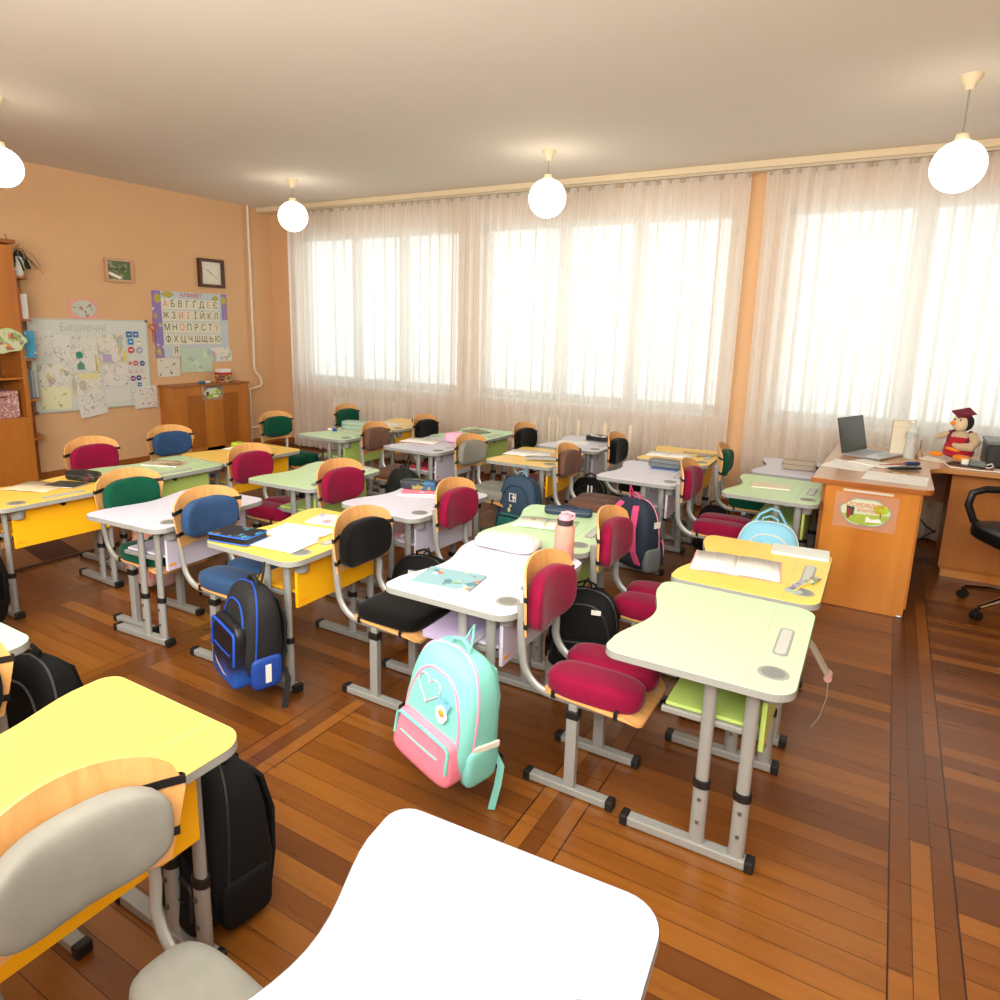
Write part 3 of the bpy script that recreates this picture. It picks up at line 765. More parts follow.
SB = mat('sign_blue', '#3c6fb0', 0.5); SR = mat('sign_red', '#cf4a4e', 0.5); SN = mat('sign_navy', '#2b3a86', 0.5); SL = mat('sign_lilac', '#a9a0c0', 0.5)
def wcard(y, z, w, m, kind, lab, inner=None):
    if kind == 'sq': mb = MB().box(0, 0.002, -w/2, w/2, -w/2, w/2)
    elif kind == 'tri': mb = MB().prism([(-w/2, -w/2), (w/2, -w/2), (0, w/2)], 0, 0.002, Matrix(((0, 0, 1, 0), (1, 0, 0, 0), (0, 1, 0, 0), (0, 0, 0, 1))))
    else: mb = MB().prism(ellipse(0, 0, w/2, w/2, 22), 0, 0.002, Matrix(((0, 0, 1, 0), (1, 0, 0, 0), (0, 1, 0, 0), (0, 0, 0, 1))))
    o = mb.build('road_sign_card', m, None, loc=(XL+0.0258, y, z)); tag(o, lab, 'sign', 'road sign cards on the whiteboard')
    iw = w*0.5
    MB().box(0.002, 0.0026, -iw/2, iw/2, -iw*0.18, iw*0.18).build('pictogram', inner or PAPER, o)
    return o
wcard(4.395, 1.422, 0.064, SB, 'sq', 'blue square road sign card, top left of the sign columns')
wcard(4.471, 1.422, 0.062, SB, 'sq', 'blue square road sign card, top right of the sign columns')
wcard(4.407, 1.346, 0.064, mat('sign_sky', '#3f8fc4', 0.5), 'sq', 'sky blue square road sign card, second from the top')
wcard(4.497, 1.345, 0.062, PAPER, 'tri', 'white triangular road sign card beside the sky blue one', SR)
wcard(4.405, 1.257, 0.072, SR, 'ci', 'large red round road sign card, below the sky blue square')
wcard(4.50, 1.253, 0.07, SL, 'ci', 'pale lilac round road sign card right of the large red one')
wcard(4.385, 1.119, 0.036, SR, 'ci', 'small red round road sign card at the left of its row')
wcard(4.445, 1.117, 0.055, SR, 'ci', 'middle red round road sign card between small red and navy')
wcard(4.522, 1.112, 0.055, SN, 'ci', 'navy round road sign card right of the middle red one')
wcard(4.39, 1.035, 0.04, mat('sign_pink', '#d9a9a0', 0.5), 'tri', 'pale pink triangular sign card, left of three in its row')
wcard(4.45, 1.035, 0.04, mat('sign_pink', '#d9a9a0', 0.5), 'tri', 'pale pink triangular sign card, middle of three in its row')
wcard(4.51, 1.035, 0.04, mat('sign_pink', '#d9a9a0', 0.5), 'tri', 'pale pink triangular sign card, right of three in its row')
wcard(4.404, 0.954, 0.056, mat('sign_plum', '#7c3f86', 0.5), 'ci', 'plum round road sign card, left in the lowest round row')
wcard(4.47, 0.958, 0.056, SN, 'ci', 'navy round road sign card in the lowest round row')
wcard(4.472, 0.884, 0.042, SB, 'sq', 'blue square road sign card at the foot of the columns')
wcard(4.535, 0.95, 0.024, mat('sign_amber', '#e2a34a', 0.5), 'ci', 'tiny amber dot card beside the lowest navy circle')
GRN = mat('house_green', '#2f8a72', 0.6)
def wshape(pts, y, z, m, lab, cat='cutout', nme='paper_cutout', d=0.0258):
    o = MB().prism(pts, 0, 0.002, Matrix(((0, 0, 1, 0), (1, 0, 0, 0), (0, 1, 0, 0), (0, 0, 0, 1)))).build(nme, m, None, loc=(XL+d, y, z)); return tag(o, lab, cat)
wshape([(-.032, -.035), (.032, -.035), (.032, .01), (.01, .035), (-.032, .02)], 3.855, 1.22, GRN, 'solid green paper house cutout, upper of the two on the board')
wshape([(-.036, -.042), (.036, -.042), (.036, .01), (0, .042), (-.036, .01)], 3.861, 1.113, mat('house_green2', '#5c8f80', 0.6), 'hatched green paper house cutout, lower of the two on the board')
wshape([(-.008, -.082), (.008, -.082), (.004, .082), (-.008, .082)], 4.02, 1.133, mat('strip_yellow', '#cbb43e', 0.6), 'thin yellow paper strip standing upright in the board middle')
wshape([(-.045, -.042), (.045, -.042), (.047, .042), (-.047, .042)], 4.138, 1.178, mat('lilac_paper', '#b3a6c6', 0.7), 'lilac square paper right of the yellow strip')
wshape([(-.012, -.055), (.012, -.055), (.014, .055), (-.01, .055)], 4.33, 1.194, mat('strip_yellow2', '#e2d64a', 0.6), 'yellow paper flag shape left of the road signs')
wshape([(-.1, -.03), (.1, -.03), (.1, .03), (-.1, .03)], 3.93, 1.0, mat('strip_paleyellow', '#dcd79a', 0.6), 'pale yellow strip below the green houses', d=0.025)
# drawing above the board
t = wthing('framed_drawing', 'pink bordered drawing of children fixed above the whiteboard', 'drawing', 3.955, 1.675, 0.001)
MB().box(0, 0.003, -0.145, 0.145, -0.10, 0.10).build('border_sheet', mat('pink_sheet', '#dba392', 0.7), t)
MB().prism(ellipse(0, 0, 0.118, 0.082), 0.003, 0.0042, Matrix(((0, 0, 1, 0), (1, 0, 0, 0), (0, 1, 0, 0), (0, 0, 0, 1)))).build('picture', spots_mat('kids_drawing', '#bfc8b8', ['#4d5d58', '#a8737a', '#8fae9c', '#c9b9a4'], 45, 0.42), t)
# framed picture
t = wthing('framed_picture', 'small framed picture of a flowering bush in a pale pink wooden frame', 'picture', 4.347, 2.078, 0.0)
def frame(t, w, h, bw, dep, m):
    MB().box(0, dep, -w/2, w/2, h/2-bw, h/2).box(0, dep, -w/2, w/2, -h/2, -h/2+bw).box(0, dep, -w/2, -w/2+bw, -h/2+bw, h/2-bw).box(0, dep, w/2-bw, w/2, -h/2+bw, h/2-bw).build('frame', m, t, bevel=0.004)
frame(t, 0.30, 0.235, 0.026, 0.04, FR_L)
MB().box(0.002, 0.012, -0.125, 0.125, -0.093, 0.093).build('canvas', spots_mat('bush_picture', '#5c7345', ['#8d4a45', '#42592f', '#92a06c', '#6f8f85'], 42, 0.48), t)
MB().prism([(-0.12, -0.04), (0.0, -0.085), (0.03, -0.085), (0.02, -0.06), (-0.1, -0.015)], 0.012, 0.0128, Matrix(((0, 0, 1, 0), (1, 0, 0, 0), (0, 1, 0, 0), (0, 0, 0, 1)))).build('white_cloth', PAPER, t)
# clock
t = wthing('wall_clock', 'square wall clock with dark brown frame and plain white dial', 'clock', 5.474, 2.135, 0.0)
frame(t, 0.345, 0.325, 0.035, 0.05, FR_D)
MB().box(0.002, 0.02, -0.14, 0.14, -0.13, 0.13).build('dial', mat('dial', '#ddd8c5', 0.5, noise=0.02), t)
def hand(a, l, w): 
    ca, sa = math.sin(a), math.cos(a); p = [(-w*sa, w*ca), (w*sa, -w*ca), (l*ca+w*sa*0.4, l*sa-w*ca*0.4), (l*ca-w*sa*0.4, l*sa+w*ca*0.4)]
    return MB().prism(p, 0.021, 0.023, Matrix(((0, 0, 1, 0), (1, 0, 0, 0), (0, 1, 0, 0), (0, 0, 0, 1))))
hand(-1.0, 0.085, 0.004).build('hour_hand', INK, t); hand(2.2, 0.10, 0.003).build('minute_hand', INK, t)
b = MB()
for k in range(12):
    a = k*PI/6; y, z = 0.11*math.sin(a), 0.105*math.cos(a); b.box(0.02, 0.0212, y-0.004, y+0.004, z-0.004, z+0.004)
b.build('hour_marks', mat('dial_mark', '#8a8576', 0.6), t)
# alphabet poster
MX = Matrix(((0, 0, 1, 0), (1, 0, 0, 0), (0, 1, 0, 0), (0, 0, 0, 1)))
PY, PZ = 5.195, 1.575
t = wthing('alphabet_poster', 'large purple bordered alphabet poster with rows of letter cards', 'poster', PY, PZ, 0.001)
MB().box(0, 0.004, -0.495, 0.495, -0.41, 0.325).build('poster_sheet', mat('poster_bg', '#bcc6cc', 0.55, noise=0.04, nscale=6), t)
MB().box(0.004, 0.005, -0.495, -0.385, -0.41, 0.325).build('left_border', spots_mat('purple_print', '#8d76b4', ['#d6cdbd', '#c6b35a', '#a99ccf'], 28, 0.40), t)
MB().box(0.004, 0.005, 0.41, 0.495, 0.02, 0.325).build('right_border', spots_mat('purple_print2', '#8f80b3', ['#c96a4a', '#c6b35a', '#a99ccf'], 28, 0.45), t)
b = MB()
for y, z, a, c in ((-0.30, 0.29, 0.075, 0.034), (-0.43, 0.24, 0.045, 0.05), (0.33, 0.27, 0.045, 0.03), (0.44, 0.25, 0.035, 0.045), (-0.45, -0.34, 0.03, 0.04), (-0.46, 0.05, 0.02, 0.03)):
    b.prism(ellipse(y, z, a, c, 16), 0.005, 0.0062, MX)
b.build('yellow_flowers', spots_mat('yellow_flowers', '#b7a844', ['#8c9a3a', '#d7c95a', '#6f6a9a'], 70, 0.4), t)
text('poster_title', 'АЛФАВІТ', 0.062, mat('title_red', '#c0323c', 0.6), t, (0.0055, 0.0, 0.288), RW, bold=0.0006)
CARD = mat('letter_card', '#dcd9bf', 0.6, noise=0.02); LTR = mat('letter_black', '#3a4238', 0.6); LTRR = mat('letter_red', '#de6350', 0.6)
rows = [('АБВГҐДЕЄ', 0.185, -0.385, 'АЕ'), ('ЖЗИІЇЙКЛ', 0.057, -0.383, 'ИІ'), ('МНОПРСТУ', -0.075, -0.378, 'ОУ'), ('ФХЦЧШЩЬЮ', -0.208, -0.372, ''), ('Я', -0.336, -0.282, '')]
for s_, z, y0, red in rows:
    for k, chx in enumerate(s_):
        yc = y0+0.048+k*0.0945
        cd = MB().box(0.005, 0.0065, -0.0455, 0.0455, -0.058, 0.058).build('letter_card', CARD, t, loc=(0, yc, z))
        text('letter', chx, 0.105 if chx not in 'ШЩЮЖ' else 0.098, LTRR if chx in red and red else LTR, cd, (0.0067, 0, 0.0), RW, bold=0.0, ex=0.0003, sx=0.85)
o = wpaper(5.01, 5.43, 0.985, 1.262, spots_mat('mint_map', '#b9cfb4', ['#a4bfc0', '#8fa9a0', '#c9d8bd'], 16, 0.42), 'pale mint sheet pinned under the alphabet poster', -1, 0.010, None, 'wall_sheet')
o = wpaper(5.43, 5.72, 1.10, 1.27, SK2, 'pale printed sheet at the lower right of the alphabet poster', 2, 0.009, None, 'wall_sheet')
o = MB().prism(rrect(-0.145, 0.145, -0.105, 0.105, 0.03), 0, 0.002, MX).build('wall_sheet', spots_mat('floral_sheet', '#d5d2c2', ['#a65a5e', '#5f7d6a', '#8a8f8a'], 45, 0.36), None, loc=(XL+0.009, 4.85, 1.055))
tag(o, 'white card with rounded corners and small red flowers below the poster', 'drawing')
# hanging heart
t = wthing('heart_ornament', 'orange heart ornament hanging on red ribbons left of the alphabet poster', 'ornament', 4.69, 1.50, 0.014)
hp = [(0.045*math.sin(a)**3, 0.04*(0.8125*math.cos(a)-0.3125*math.cos(2*a)-0.125*math.cos(3*a)-0.0625*math.cos(4*a))) for a in [2*PI*k/26 for k in range(26)]]
MB().tube([(0, x, z) for x, z in hp+[hp[0]]], 0.007, 8, cap=False).build('heart', mat('heart_orange', '#c9682e', 0.5), t, smooth='auto')
MB().tube([(0, -0.015, -0.02), (0, -0.01, -0.17)], 0.004, 6).tube([(0, 0.012, -0.02), (0, 0.016, -0.16)], 0.004, 6).tube([(0, 0, 0.03), (0, 0, 0.12)], 0.002, 6).build('ribbons', mat('ribbon_red', '#a8382c', 0.7), t)
# radiator cabinet
t = thing('radiator_cabinet', 'wooden radiator cabinet with two lattice doors against the left wall', 'cabinet', (XL, 5.22, 0))
X1 = 0.27
MB().box(0.0, X1-0.02, -0.51, 0.51, 0.03, 0.84).build('body', OCH, t)
MB().box(0.0, X1+0.01, -0.525, 0.525, 0.84, 0.862).build('top', OCHD, t, bevel=0.003)
MB().box(X1-0.02, X1, -0.51, -0.35, 0.0, 0.84).box(X1-0.02, X1, -0.12, 0.13, 0.0, 0.84).box(X1-0.02, X1, 0.35, 0.51, 0.0, 0.84).box(X1-0.02, X1, -0.35, 0.35, 0.74, 0.84).box(X1-0.02, X1, -0.35, 0.35, 0.0, 0.12).build('front_frame', OCH, t, bevel=0.002)
for y0, y1 in ((-0.35, -0.12), (0.12, 0.35)):
    MB().box(X1-0.03, X1-0.018, y0, y1, 0.12, 0.74).build('lattice_backing', mat('lattice_dark', '#5b3012', 0.7), t)
    b = MB(); w = y1-y0
    for sgn in (-1, 1):
        n = 18
        for k in range(-7, n+8):
            z = 0.12+k*0.62/n
            pts = [(y0, z), (y1, z+sgn*w)]
            # clip
            (ya, za), (yb, zb) = pts
            t0, t1 = 0.0, 1.0
            for lo, hi in ((0.12, 0.74),):
                if abs(zb-za) > 1e-9:
                    a_, b_ = sorted(((lo-za)/(zb-za), (hi-za)/(zb-za))); t0, t1 = max(t0, a_), min(t1, b_)
            if t1-t0 < 0.05: continue
            p0 = (X1-0.014+sgn*0.002, ya+(yb-ya)*t0, za+(zb-za)*t0); p1 = (X1-0.014+sgn*0.002, ya+(yb-ya)*t1, za+(zb-za)*t1)
            b.ribbon([p0, p1], 0.010, 0.004, (0, (zb-za), -(yb-ya)))
    b.build('lattice', OCH, t)
# oval sign on the cabinet
def oval_sign(name, lab, loc, rot, w, h, lines, cat='sticker'):
    t = thing(name, lab, cat, loc); t.rotation_euler = rot
    MB().box(-w*0.62, w*0.62, -h*0.62, h*0.64, 0, 0.001).build('clear_sleeve', clear_mat('clear_sleeve', '#fdf8f2', 0.90, 0.08) if 'clear_sleeve' not in MATS else MATS['clear_sleeve'], t)
    MB().prism([(w/2*math.cos(a)*(1+0.04*math.sin(5*a)), h/2*math.sin(a)*(1+0.05*math.cos(6*a))) for a in [2*PI*k/40 for k in range(40)]], 0.001, 0.002).build('outline', mat('oval_outline', '#86a59c', 0.5), t)
    MB().prism([(w/2*0.95*math.cos(a)*(1+0.04*math.sin(5*a)), h/2*0.93*math.sin(a)*(1+0.05*math.cos(6*a))) for a in [2*PI*k/40 for k in range(40)]], 0.002, 0.0026).build('picture', mat('oval_sky', '#cdd3b4', 0.5), t)
    MB().prism([(w/2*0.93*math.cos(a), h/2*0.90*math.sin(a)) for a in [PI+0.25+(PI-0.3)*k/20 for k in range(21)]], 0.0026, 0.003).build('meadow', mat('oval_meadow', '#9db43c', 0.6, noise=0.3, nscale=60), t)
    MB().prism(ellipse(w*0.30, h*0.16, w*0.15, h*0.18, 18), 0.003, 0.0034).build('tree_crown', mat('tree_lime', '#a8c22a', 0.6, noise=0.3, nscale=80), t)
    MB().box(w*0.29, w*0.31, -h*0.22, h*0.05, 0.0034, 0.0038).build('tree_trunk', mat('tree_trunk', '#6a4020', 0.6), t)
    MB().prism([(-w*0.36, -h*0.18), (-w*0.22, -h*0.14), (-w*0.21, h*0.16), (-w*0.37, h*0.18)], 0.003, 0.0036).build('chalkboard', mat('chalk_board', '#2f3f2c', 0.6), t)
    MB().prism([(-w*0.35, -h*0.28), (-w*0.29, -h*0.24), (-w*0.27, h*0.06), (-w*0.36, h*0.10)], 0.0036, 0.004).build('red_figure', mat('chalk_red', '#8c2230', 0.6), t)
    MB().prism([(w*0.02, -h*0.34), (w*0.34, -h*0.30), (w*0.30, -h*0.16), (w*0.14, -h*0.22), (w*0.04, -h*0.12)], 0.0034, 0.004).build('open_book', PAPER, t)
    for body, sz, x, y in lines: text('lettering', body, sz, mat('lettering_orange', '#c9560f', 0.5), t, (x, y, 0.004), (0, 0, 0), bold=0.0004)
    return t
oval_sign('oval_sign', 'oval picture in a clear sleeve on the front of the radiator cabinet', (XL+X1+0.012, 5.20, 0.755), RW, 0.235, 0.13, [])
t = thing('toy_box', 'red topped box of small coloured toys standing on the radiator cabinet', 'box', (XL+0.16, 5.46, 0.863))
MB().box(-0.06, 0.06, -0.075, 0.075, 0, 0.09).build('box_body', spots_mat('toy_box', '#5b5a38', ['#c43a2c', '#d9b13a', '#2c3d2c', '#8f8f86'], 45, 0.6), t, bevel=0.004)
MB().box(-0.062, 0.062, -0.08, 0.078, 0.09, 0.118).build('red_lid', mat('red_card', '#b92a34', 0.6), t, bevel=0.004)
MB().box(-0.05, 0.05, -0.07, 0.074, 0.118, 0.16).build('white_papers', PAPER, t, bevel=0.004)
t = thing('toy_figure', 'tiny blue and white toy lying on the radiator cabinet', 'toy', (XL+0.2, 5.16, 0.863))
MB().sq((0, -0.03, 0.018), (0.025, 0.045, 0.018), 0.7, 0.8, 16, 8).build('blue_part', mat('toy_blue', '#2d6f8f', 0.5), t, smooth=True)
MB().sq((0, 0.04, 0.018), (0.02, 0.045, 0.014), 0.7, 0.8, 16, 8).build('white_part', WHITE, t, smooth=True)

# bookcase
BX = -6.70
t = thing('bookcase', 'tall wooden bookcase with closed upper door and open shelves at the left edge', 'bookcase', (XL, 3.17, 0))
dX = BX-XL
MB().box(0, dX-0.02, -0.022, 0, 0, 2.20).build('side_panel', OCH, t, bevel=0.001)
MB().box(0, dX-0.02, -1.0, -0.978, 0, 2.20).build('side_panel', OCH, t, bevel=0.001)
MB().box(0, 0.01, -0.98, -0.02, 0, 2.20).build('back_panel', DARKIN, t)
MB().box(-0.0, dX+0.02, -1.02, 0.02, 2.20, 2.235).build('crown', OCHD, t, bevel=0.006)
MB().box(dX-0.02, dX, -0.998, -0.002, 1.42, 2.19).build('upper_door', OCH, t, bevel=0.003)
MB().box(dX-0.02, dX, -0.998, -0.002, 0.02, 0.68).build('lower_door', OCH, t, bevel=0.003)
for z in (0.68, 1.04, 1.40): MB().box(0.01, dX-0.02, -0.978, -0.022, z-0.009, z+0.009).build('shelf', OCH, t, bevel=0.001)
# corner shelves
t = thing('corner_shelf', 'narrow wooden corner shelf unit between bookcase and whiteboard', 'shelf unit', (XL, 3.175, 0))
MB().box(0, dX-0.03, 0, 0.016, 0, 1.98).build('side_panel', OCH, t)
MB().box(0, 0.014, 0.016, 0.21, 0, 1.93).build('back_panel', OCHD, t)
for z in (0.02, 0.47, 0.83, 1.20, 1.555, 1.93):
    q = [(0.014, 0.0), (dX-0.06, 0.0)]+[((dX-0.06)*math.cos(a)+0.0, 0.21*math.sin(a)) for a in [PI/2*k/8 for k in range(1, 9)]]+[(0.014, 0.21)]
    MB().prism([(x, y+0.016) for x, y in q], z-0.009, z+0.009).build('shelf', OCH, t)
# pot plant
t = thing('potted_plant', 'drooping green plant in a white pot on the top corner shelf', 'plant', (XL+0.20, 3.265, 1.94))
MB().lathe([(0, 0), (0.062, 0), (0.078, 0.14), (0.086, 0.145), (0.086, 0.165), (0.0, 0.165)], 20).build('pot', WHITE, t, smooth='auto')
LEAF = mat('leaf_green', '#1f3420', 0.5, noise=0.4, nscale=20); rr = random.Random(4); b = MB()
for k in range(24):
    a = rr.uniform(-1.2, 2.6); L_ = rr.uniform(0.12, 0.24); up = rr.uniform(0.03, 0.12); P = []
    for i in range(7):
        s = i/6; P.append((math.cos(a)*L_*s*0.8, math.sin(a)*L_*s, 0.16+up*math.sin(PI*s*0.8)-0.13*s*s*(L_/0.2)))
    b.ribbon(P, 0.016, 0.002, (-math.sin(a), math.cos(a), 0))
b.ribbon([(0, 0, 0.16), (0.0, -0.03, 0.28), (0.0, -0.05, 0.36)], 0.006, 0.003, (0, 1, 0.2)).ribbon([(0, 0, 0.16), (0, 0.02, 0.24), (0, 0.06, 0.28)], 0.006, 0.003, (0, 1, 0))
b.build('leaves', LEAF, t)
# books and cards on corner shelf
def bookv(nme, lab, x, y, z, w, th, h, m, rz=0, cat='book', group=None):
    t = thing(nme, lab, cat, (x, y, z), rz, group)
    MB().box(-w/2, w/2, -th/2, th/2, 0, h).build('cover', m, t, bevel=0.002)
    MB().box(-w/2-0.001, w/2-0.003, -th/2+0.002, th/2-0.002, 0.003, h+0.0008).build('pages', PAPER, t)
    return t
bookv('book', 'orange spined book standing on the second corner shelf', XL+0.29, 3.215, 1.565, 0.02, 0.045, 0.27, mat('book_orange', '#d8622c', 0.5))
o = bookv('picture_book', 'white children\'s book with yellow and blue picture, beside the orange book', XL+0.25, 3.275, 1.565, 0.02, 0.07, 0.22, spots_mat('kids_book', '#dcdcd2', ['#e0a32c', '#2f5fa0', '#c94b33'], 22, 0.42))
bookv('brochure', 'blue brochure propped on the third corner shelf', XL+0.24, 3.275, 1.21, 0.02, 0.14, 0.25, spots_mat('brochure_blue', '#4b9fc4', ['#a9d4e0', '#86504a', '#d6dde0'], 22, 0.42), cat='brochure')
bookv('brochure', 'grey brown booklet leaning behind the blue brochure', XL+0.18, 3.225, 1.21, 0.02, 0.06, 0.30, mat('brochure_brown', '#7d6a58', 0.6), cat='brochure')
for i in range(4):
    bookv('folder', ('cream', 'grey', 'pale blue', 'white')[i]+' thin folder standing upright on the fourth corner shelf', XL+0.20-0.025*i, 3.205+0.035*i, 0.84, 0.18, 0.012, 0.29-0.015*i, mat('folder%d' % i, ('#c9bda6', '#8f8d86', '#9fb2b8', '#c7c6be')[i], 0.6), 6*i, 'folder', 'thin folders on the corner shelf')
# card cloud and patterned box in the bookcase
t = thing('cloud_card', 'pale green cloud shaped card with animals fixed to the bookcase shelf edge', 'card', (BX+0.012, 3.02, 1.375))
cl = [(0.17*math.cos(a)*(1+0.07*math.cos(7*a)), 0.105*math.sin(a)*(1+0.08*math.sin(6*a))) for a in [2*PI*k/50 for k in range(50)]]
MB().prism(cl, 0, 0.003, MX).build('card_base', mat('cloud_green', '#b9cf95', 0.6), t)
MB().prism([(x*0.9, y*0.86) for x, y in cl], 0.003, 0.004, MX).build('card_print', spots_mat('animals_print', '#c9cfa8', ['#cf8a4a', '#8fb56c', '#7f9fa6', '#d6c27a', '#a9625a'], 30, 0.5), t)
t = thing('storage_box', 'pink patterned storage box on the open lower bookcase shelf', 'box', (XL+0.20, 2.985, 0.69))
MB().box(-0.15, 0.15, -0.12, 0.12, 0, 0.24).build('box_body', spots_mat('pink_pattern', '#b0807c', ['#d9c8c0', '#8a4a50', '#c99a90'], 90, 0.5), t, bevel=0.004)
MB().box(0.1501, 0.152, -0.03, 0.03, 0.18, 0.20).build('grip_hole', DARKIN, t)
t = thing('toy_car', 'small yellow toy on the middle bookcase shelf', 'toy', (XL+0.3, 2.92, 1.05))
MB().sq((0, 0, 0.02), (0.03, 0.05, 0.02), 0.6, 0.6, 16, 8).build('toy_body', mat('toy_yellow', '#e2c81e', 0.5), t, smooth=True)
for s in (-1, 1): MB().tube([(0.031, 0.025*s, 0.010), (0.036, 0.025*s, 0.010)], 0.010, 12).build('wheel', BLACKP, t)

# ------------------------------------------------------------------ teacher desk
t = thing('teacher_desk', 'corner shaped wooden teacher desk carrying laptop, papers and plush toy', 'desk', (0, 0, 0))
TZ = 0.77
out = rpoly([(-0.335, 4.375, 0.012), (0.285, 4.385, 0.06), (0.285, 5.20, 0.12), (1.9, 5.24, 0.0), (1.9, 5.95, 0.0), (-0.30, 5.95, 0.012)], 8)
MB().prism(out, TZ-0.028, TZ).build('desktop', wood('desktop_wood', '#b07a44', '#c08c54', (5, 5, 0.9), 0.32, coat=0.25), t, bevel=0.003)
n = len(out)
MB().add([(x*1.0, y, z) for z in (TZ-0.029, TZ-0.002) for x, y in [((p[0]-0.3)*1.004+0.3, (p[1]-5.1)*1.003+5.1) for p in out]], [(i, (i+1) % n, n+(i+1) % n, n+i) for i in range(n)]).build('edge_strip', TDE, t)
MB().box(-0.255, 0.225, 4.40, 4.42, 0.0, TZ-0.029).build('end_panel', TDW, t, bevel=0.002)
MB().box(0.214, 0.236, 4.421, 4.60, 0.05, TZ-0.029).build('front_rail', TDW, t, bevel=0.002)
MB().box(0.19, 0.22, 4.392, 4.43, 0.0, 0.015).build('foot_glide', mat('steel', '#9a9a9a', 0.3, 0.9), t, bevel=0.004)
MB().box(-0.275, -0.256, 4.421, 5.90, 0.0, TZ-0.029).build('side_panel', OCHD, t, bevel=0.001)
MB().box(-0.255, 0.45, 5.85, 5.868, 0.42, TZ-0.029).build('modesty_panel', OCHD, t)
dw = MB().box(0.44, 1.15, 5.395, 5.85, 0.05, TZ-0.029).build('pedestal', OCH, t, bevel=0.001)
MB().box(0.43, 0.785, 5.377, 5.395, 0.07, TZ-0.06).build('door', OCH, t, bevel=0.003)
MB().box(0.789, 1.15, 5.377, 5.395, 0.07, TZ-0.06).build('door', OCH, t, bevel=0.003)
MB().box(0.45, 1.14, 5.40, 5.84, 0.0, 0.065).build('plinth', TDW, t)
MB().box(-0.16, 0.095, 4.397, 4.3995, 0.708, 0.722).build('tape_strip', mat('tape', '#cfcabb', 0.3), t)
oval_sign('oval_sign', 'oval orange lettered picture in a clear sleeve on the teacher desk front', (-0.035, 4.396, 0.595), (PI/2, 0, 0), 0.262, 0.165,
          [('Осередок', 0.042, -0.005, 0.044), ('вчителя', 0.032, 0.02, 0.012)])
# radiator seen under the desk with cables
t = thing('power_cable', 'black tangled power cables hanging under the teacher desk', 'cable', (0.30, 5.80, 0))
MB().tube([(-0.10, -0.1, 0.50), (-0.09, -0.1, 0.3), (-0.05, -0.1, 0.24), (-0.08, -0.1, 0.2), (-0.10, -0.1, 0.05), (0.0, -0.1, 0.012), (0.1, -0.1, 0.012)], 0.006).tube([(-0.11, -0.1, 0.42), (0.05, -0.1, 0.26), (0.11, -0.1, 0.22)], 0.006).tube([(0.11, -0.1, 0.24), (0.0, -0.1, 0.14), (-0.10, -0.1, 0.10)], 0.005).build('cord', BLACKP, t, smooth='auto')
# laptop
t = thing('laptop', 'open silver laptop with dark screen on the teacher desk', 'laptop', (-0.16, 5.50, TZ+0.0005), 0)
t.rotation_euler = (0, 0, -22*D2R)
ALU = mat('aluminium', '#b3b8bb', 0.3, 0.6)
MB().prism(rrect(0.0, 0.25, -0.19, 0.19, 0.01), 0.002, 0.016).build('base', ALU, t, bevel=0.002)
b = MB()
for i in range(5):
    for j in range(14): b.box(0.025+i*0.022, 0.043+i*0.022, -0.165+j*0.0236, -0.145+j*0.0236, 0.0161, 0.0172)
b.build('keyboard', mat('keys_grey', '#9fa4a8', 0.5), t)
MB().box(0.16, 0.23, -0.05, 0.06, 0.0161, 0.0166).build('touchpad', mat('touchpad', '#a6abae', 0.35), t)
tl = Matrix.Translation((0, 0, 0.016)) @ Matrix.Rotation(-14*D2R, 4, 'Y')
sc = MB().box(-0.007, 0.0, -0.19, 0.19, 0.0, 0.25, tl).build('screen', mat('screen_frame', '#2a2f31', 0.4), t, bevel=0.002)
MB().box(0.0, 0.0012, -0.18, 0.18, 0.015, 0.24, tl).build('display', mat('display_dark', '#3f4846', 0.25), sc)
# papers on the teacher desk
def sheet(nme, lab, x, y, w, l, rz, m, z, th=0.0012, cat='paper', group=None, r=0.0):
    o = (MB().prism(rrect(-w/2, w/2, -l/2, l/2, max(r, 0.001), 2), 0, th)).build(nme, m, None, loc=(x, y, z), rot=(0, 0, rz*D2R))
    return tag(o, lab, cat, group)
PR1 = print_mat('faint_print', '#f1f0ea', '#a9b0a8', 60, 0.5); PR2 = print_mat('worksheet', '#e9e8e2', '#7b8078', 80, 0.6)
sheet('paper_sheet', 'white paper sheet at the left front corner of the teacher desk', -0.165, 4.94, 0.26, 0.34, -12, PR1, TZ+0.001)
sheet('paper_sheet', 'large white sheet at the right front corner of the teacher desk', 0.095, 4.65, 0.33, 0.30, -4, PR1, TZ+0.001)
sheet('notebook', 'thin notebook with dark edge lying left of the knife on the teacher desk', -0.03, 5.08, 0.25, 0.17, -30, PAPER, TZ+0.003, 0.006, 'notebook')
for i, (x, y, s) in enumerate(((0.10, 4.83, 0.028), (0.14, 4.80, 0.02))):
    sheet('paper_scrap', ('larger', 'smaller')[i]+' yellowish paper scrap beside the black pen case on the teacher desk', x, y, s*1.4, s, 20*i, mat('scrap', '#e5d6a8', 0.7), TZ+0.003)
t = thing('pen_case', 'slim black pen case lying on the teacher desk papers', 'pen case', (0.145, 4.965, TZ+0.004), 38)
MB().sq((0, 0, 0.011), (0.115, 0.018, 0.011), 0.6, 0.5, 24, 8).build('case_body', mat('case_black', '#17181a', 0.4), t, smooth=True)
MB().box(-0.095, 0.095, -0.0185, -0.0172, 0.009, 0.012).build('zipper', mat('zip_grey', '#5d5f60', 0.4, 0.5), t)
t = thing('screwdriver', 'blue handled screwdriver with red shaft lying behind the pen case', 'screwdriver', (0.13, 5.13, TZ+0.016), 38)
MB().tube([(-0.16, 0, -0.008), (0.02, 0, 0)], 0.004).build('shaft', mat('shaft_red', '#9c3328', 0.4), t)
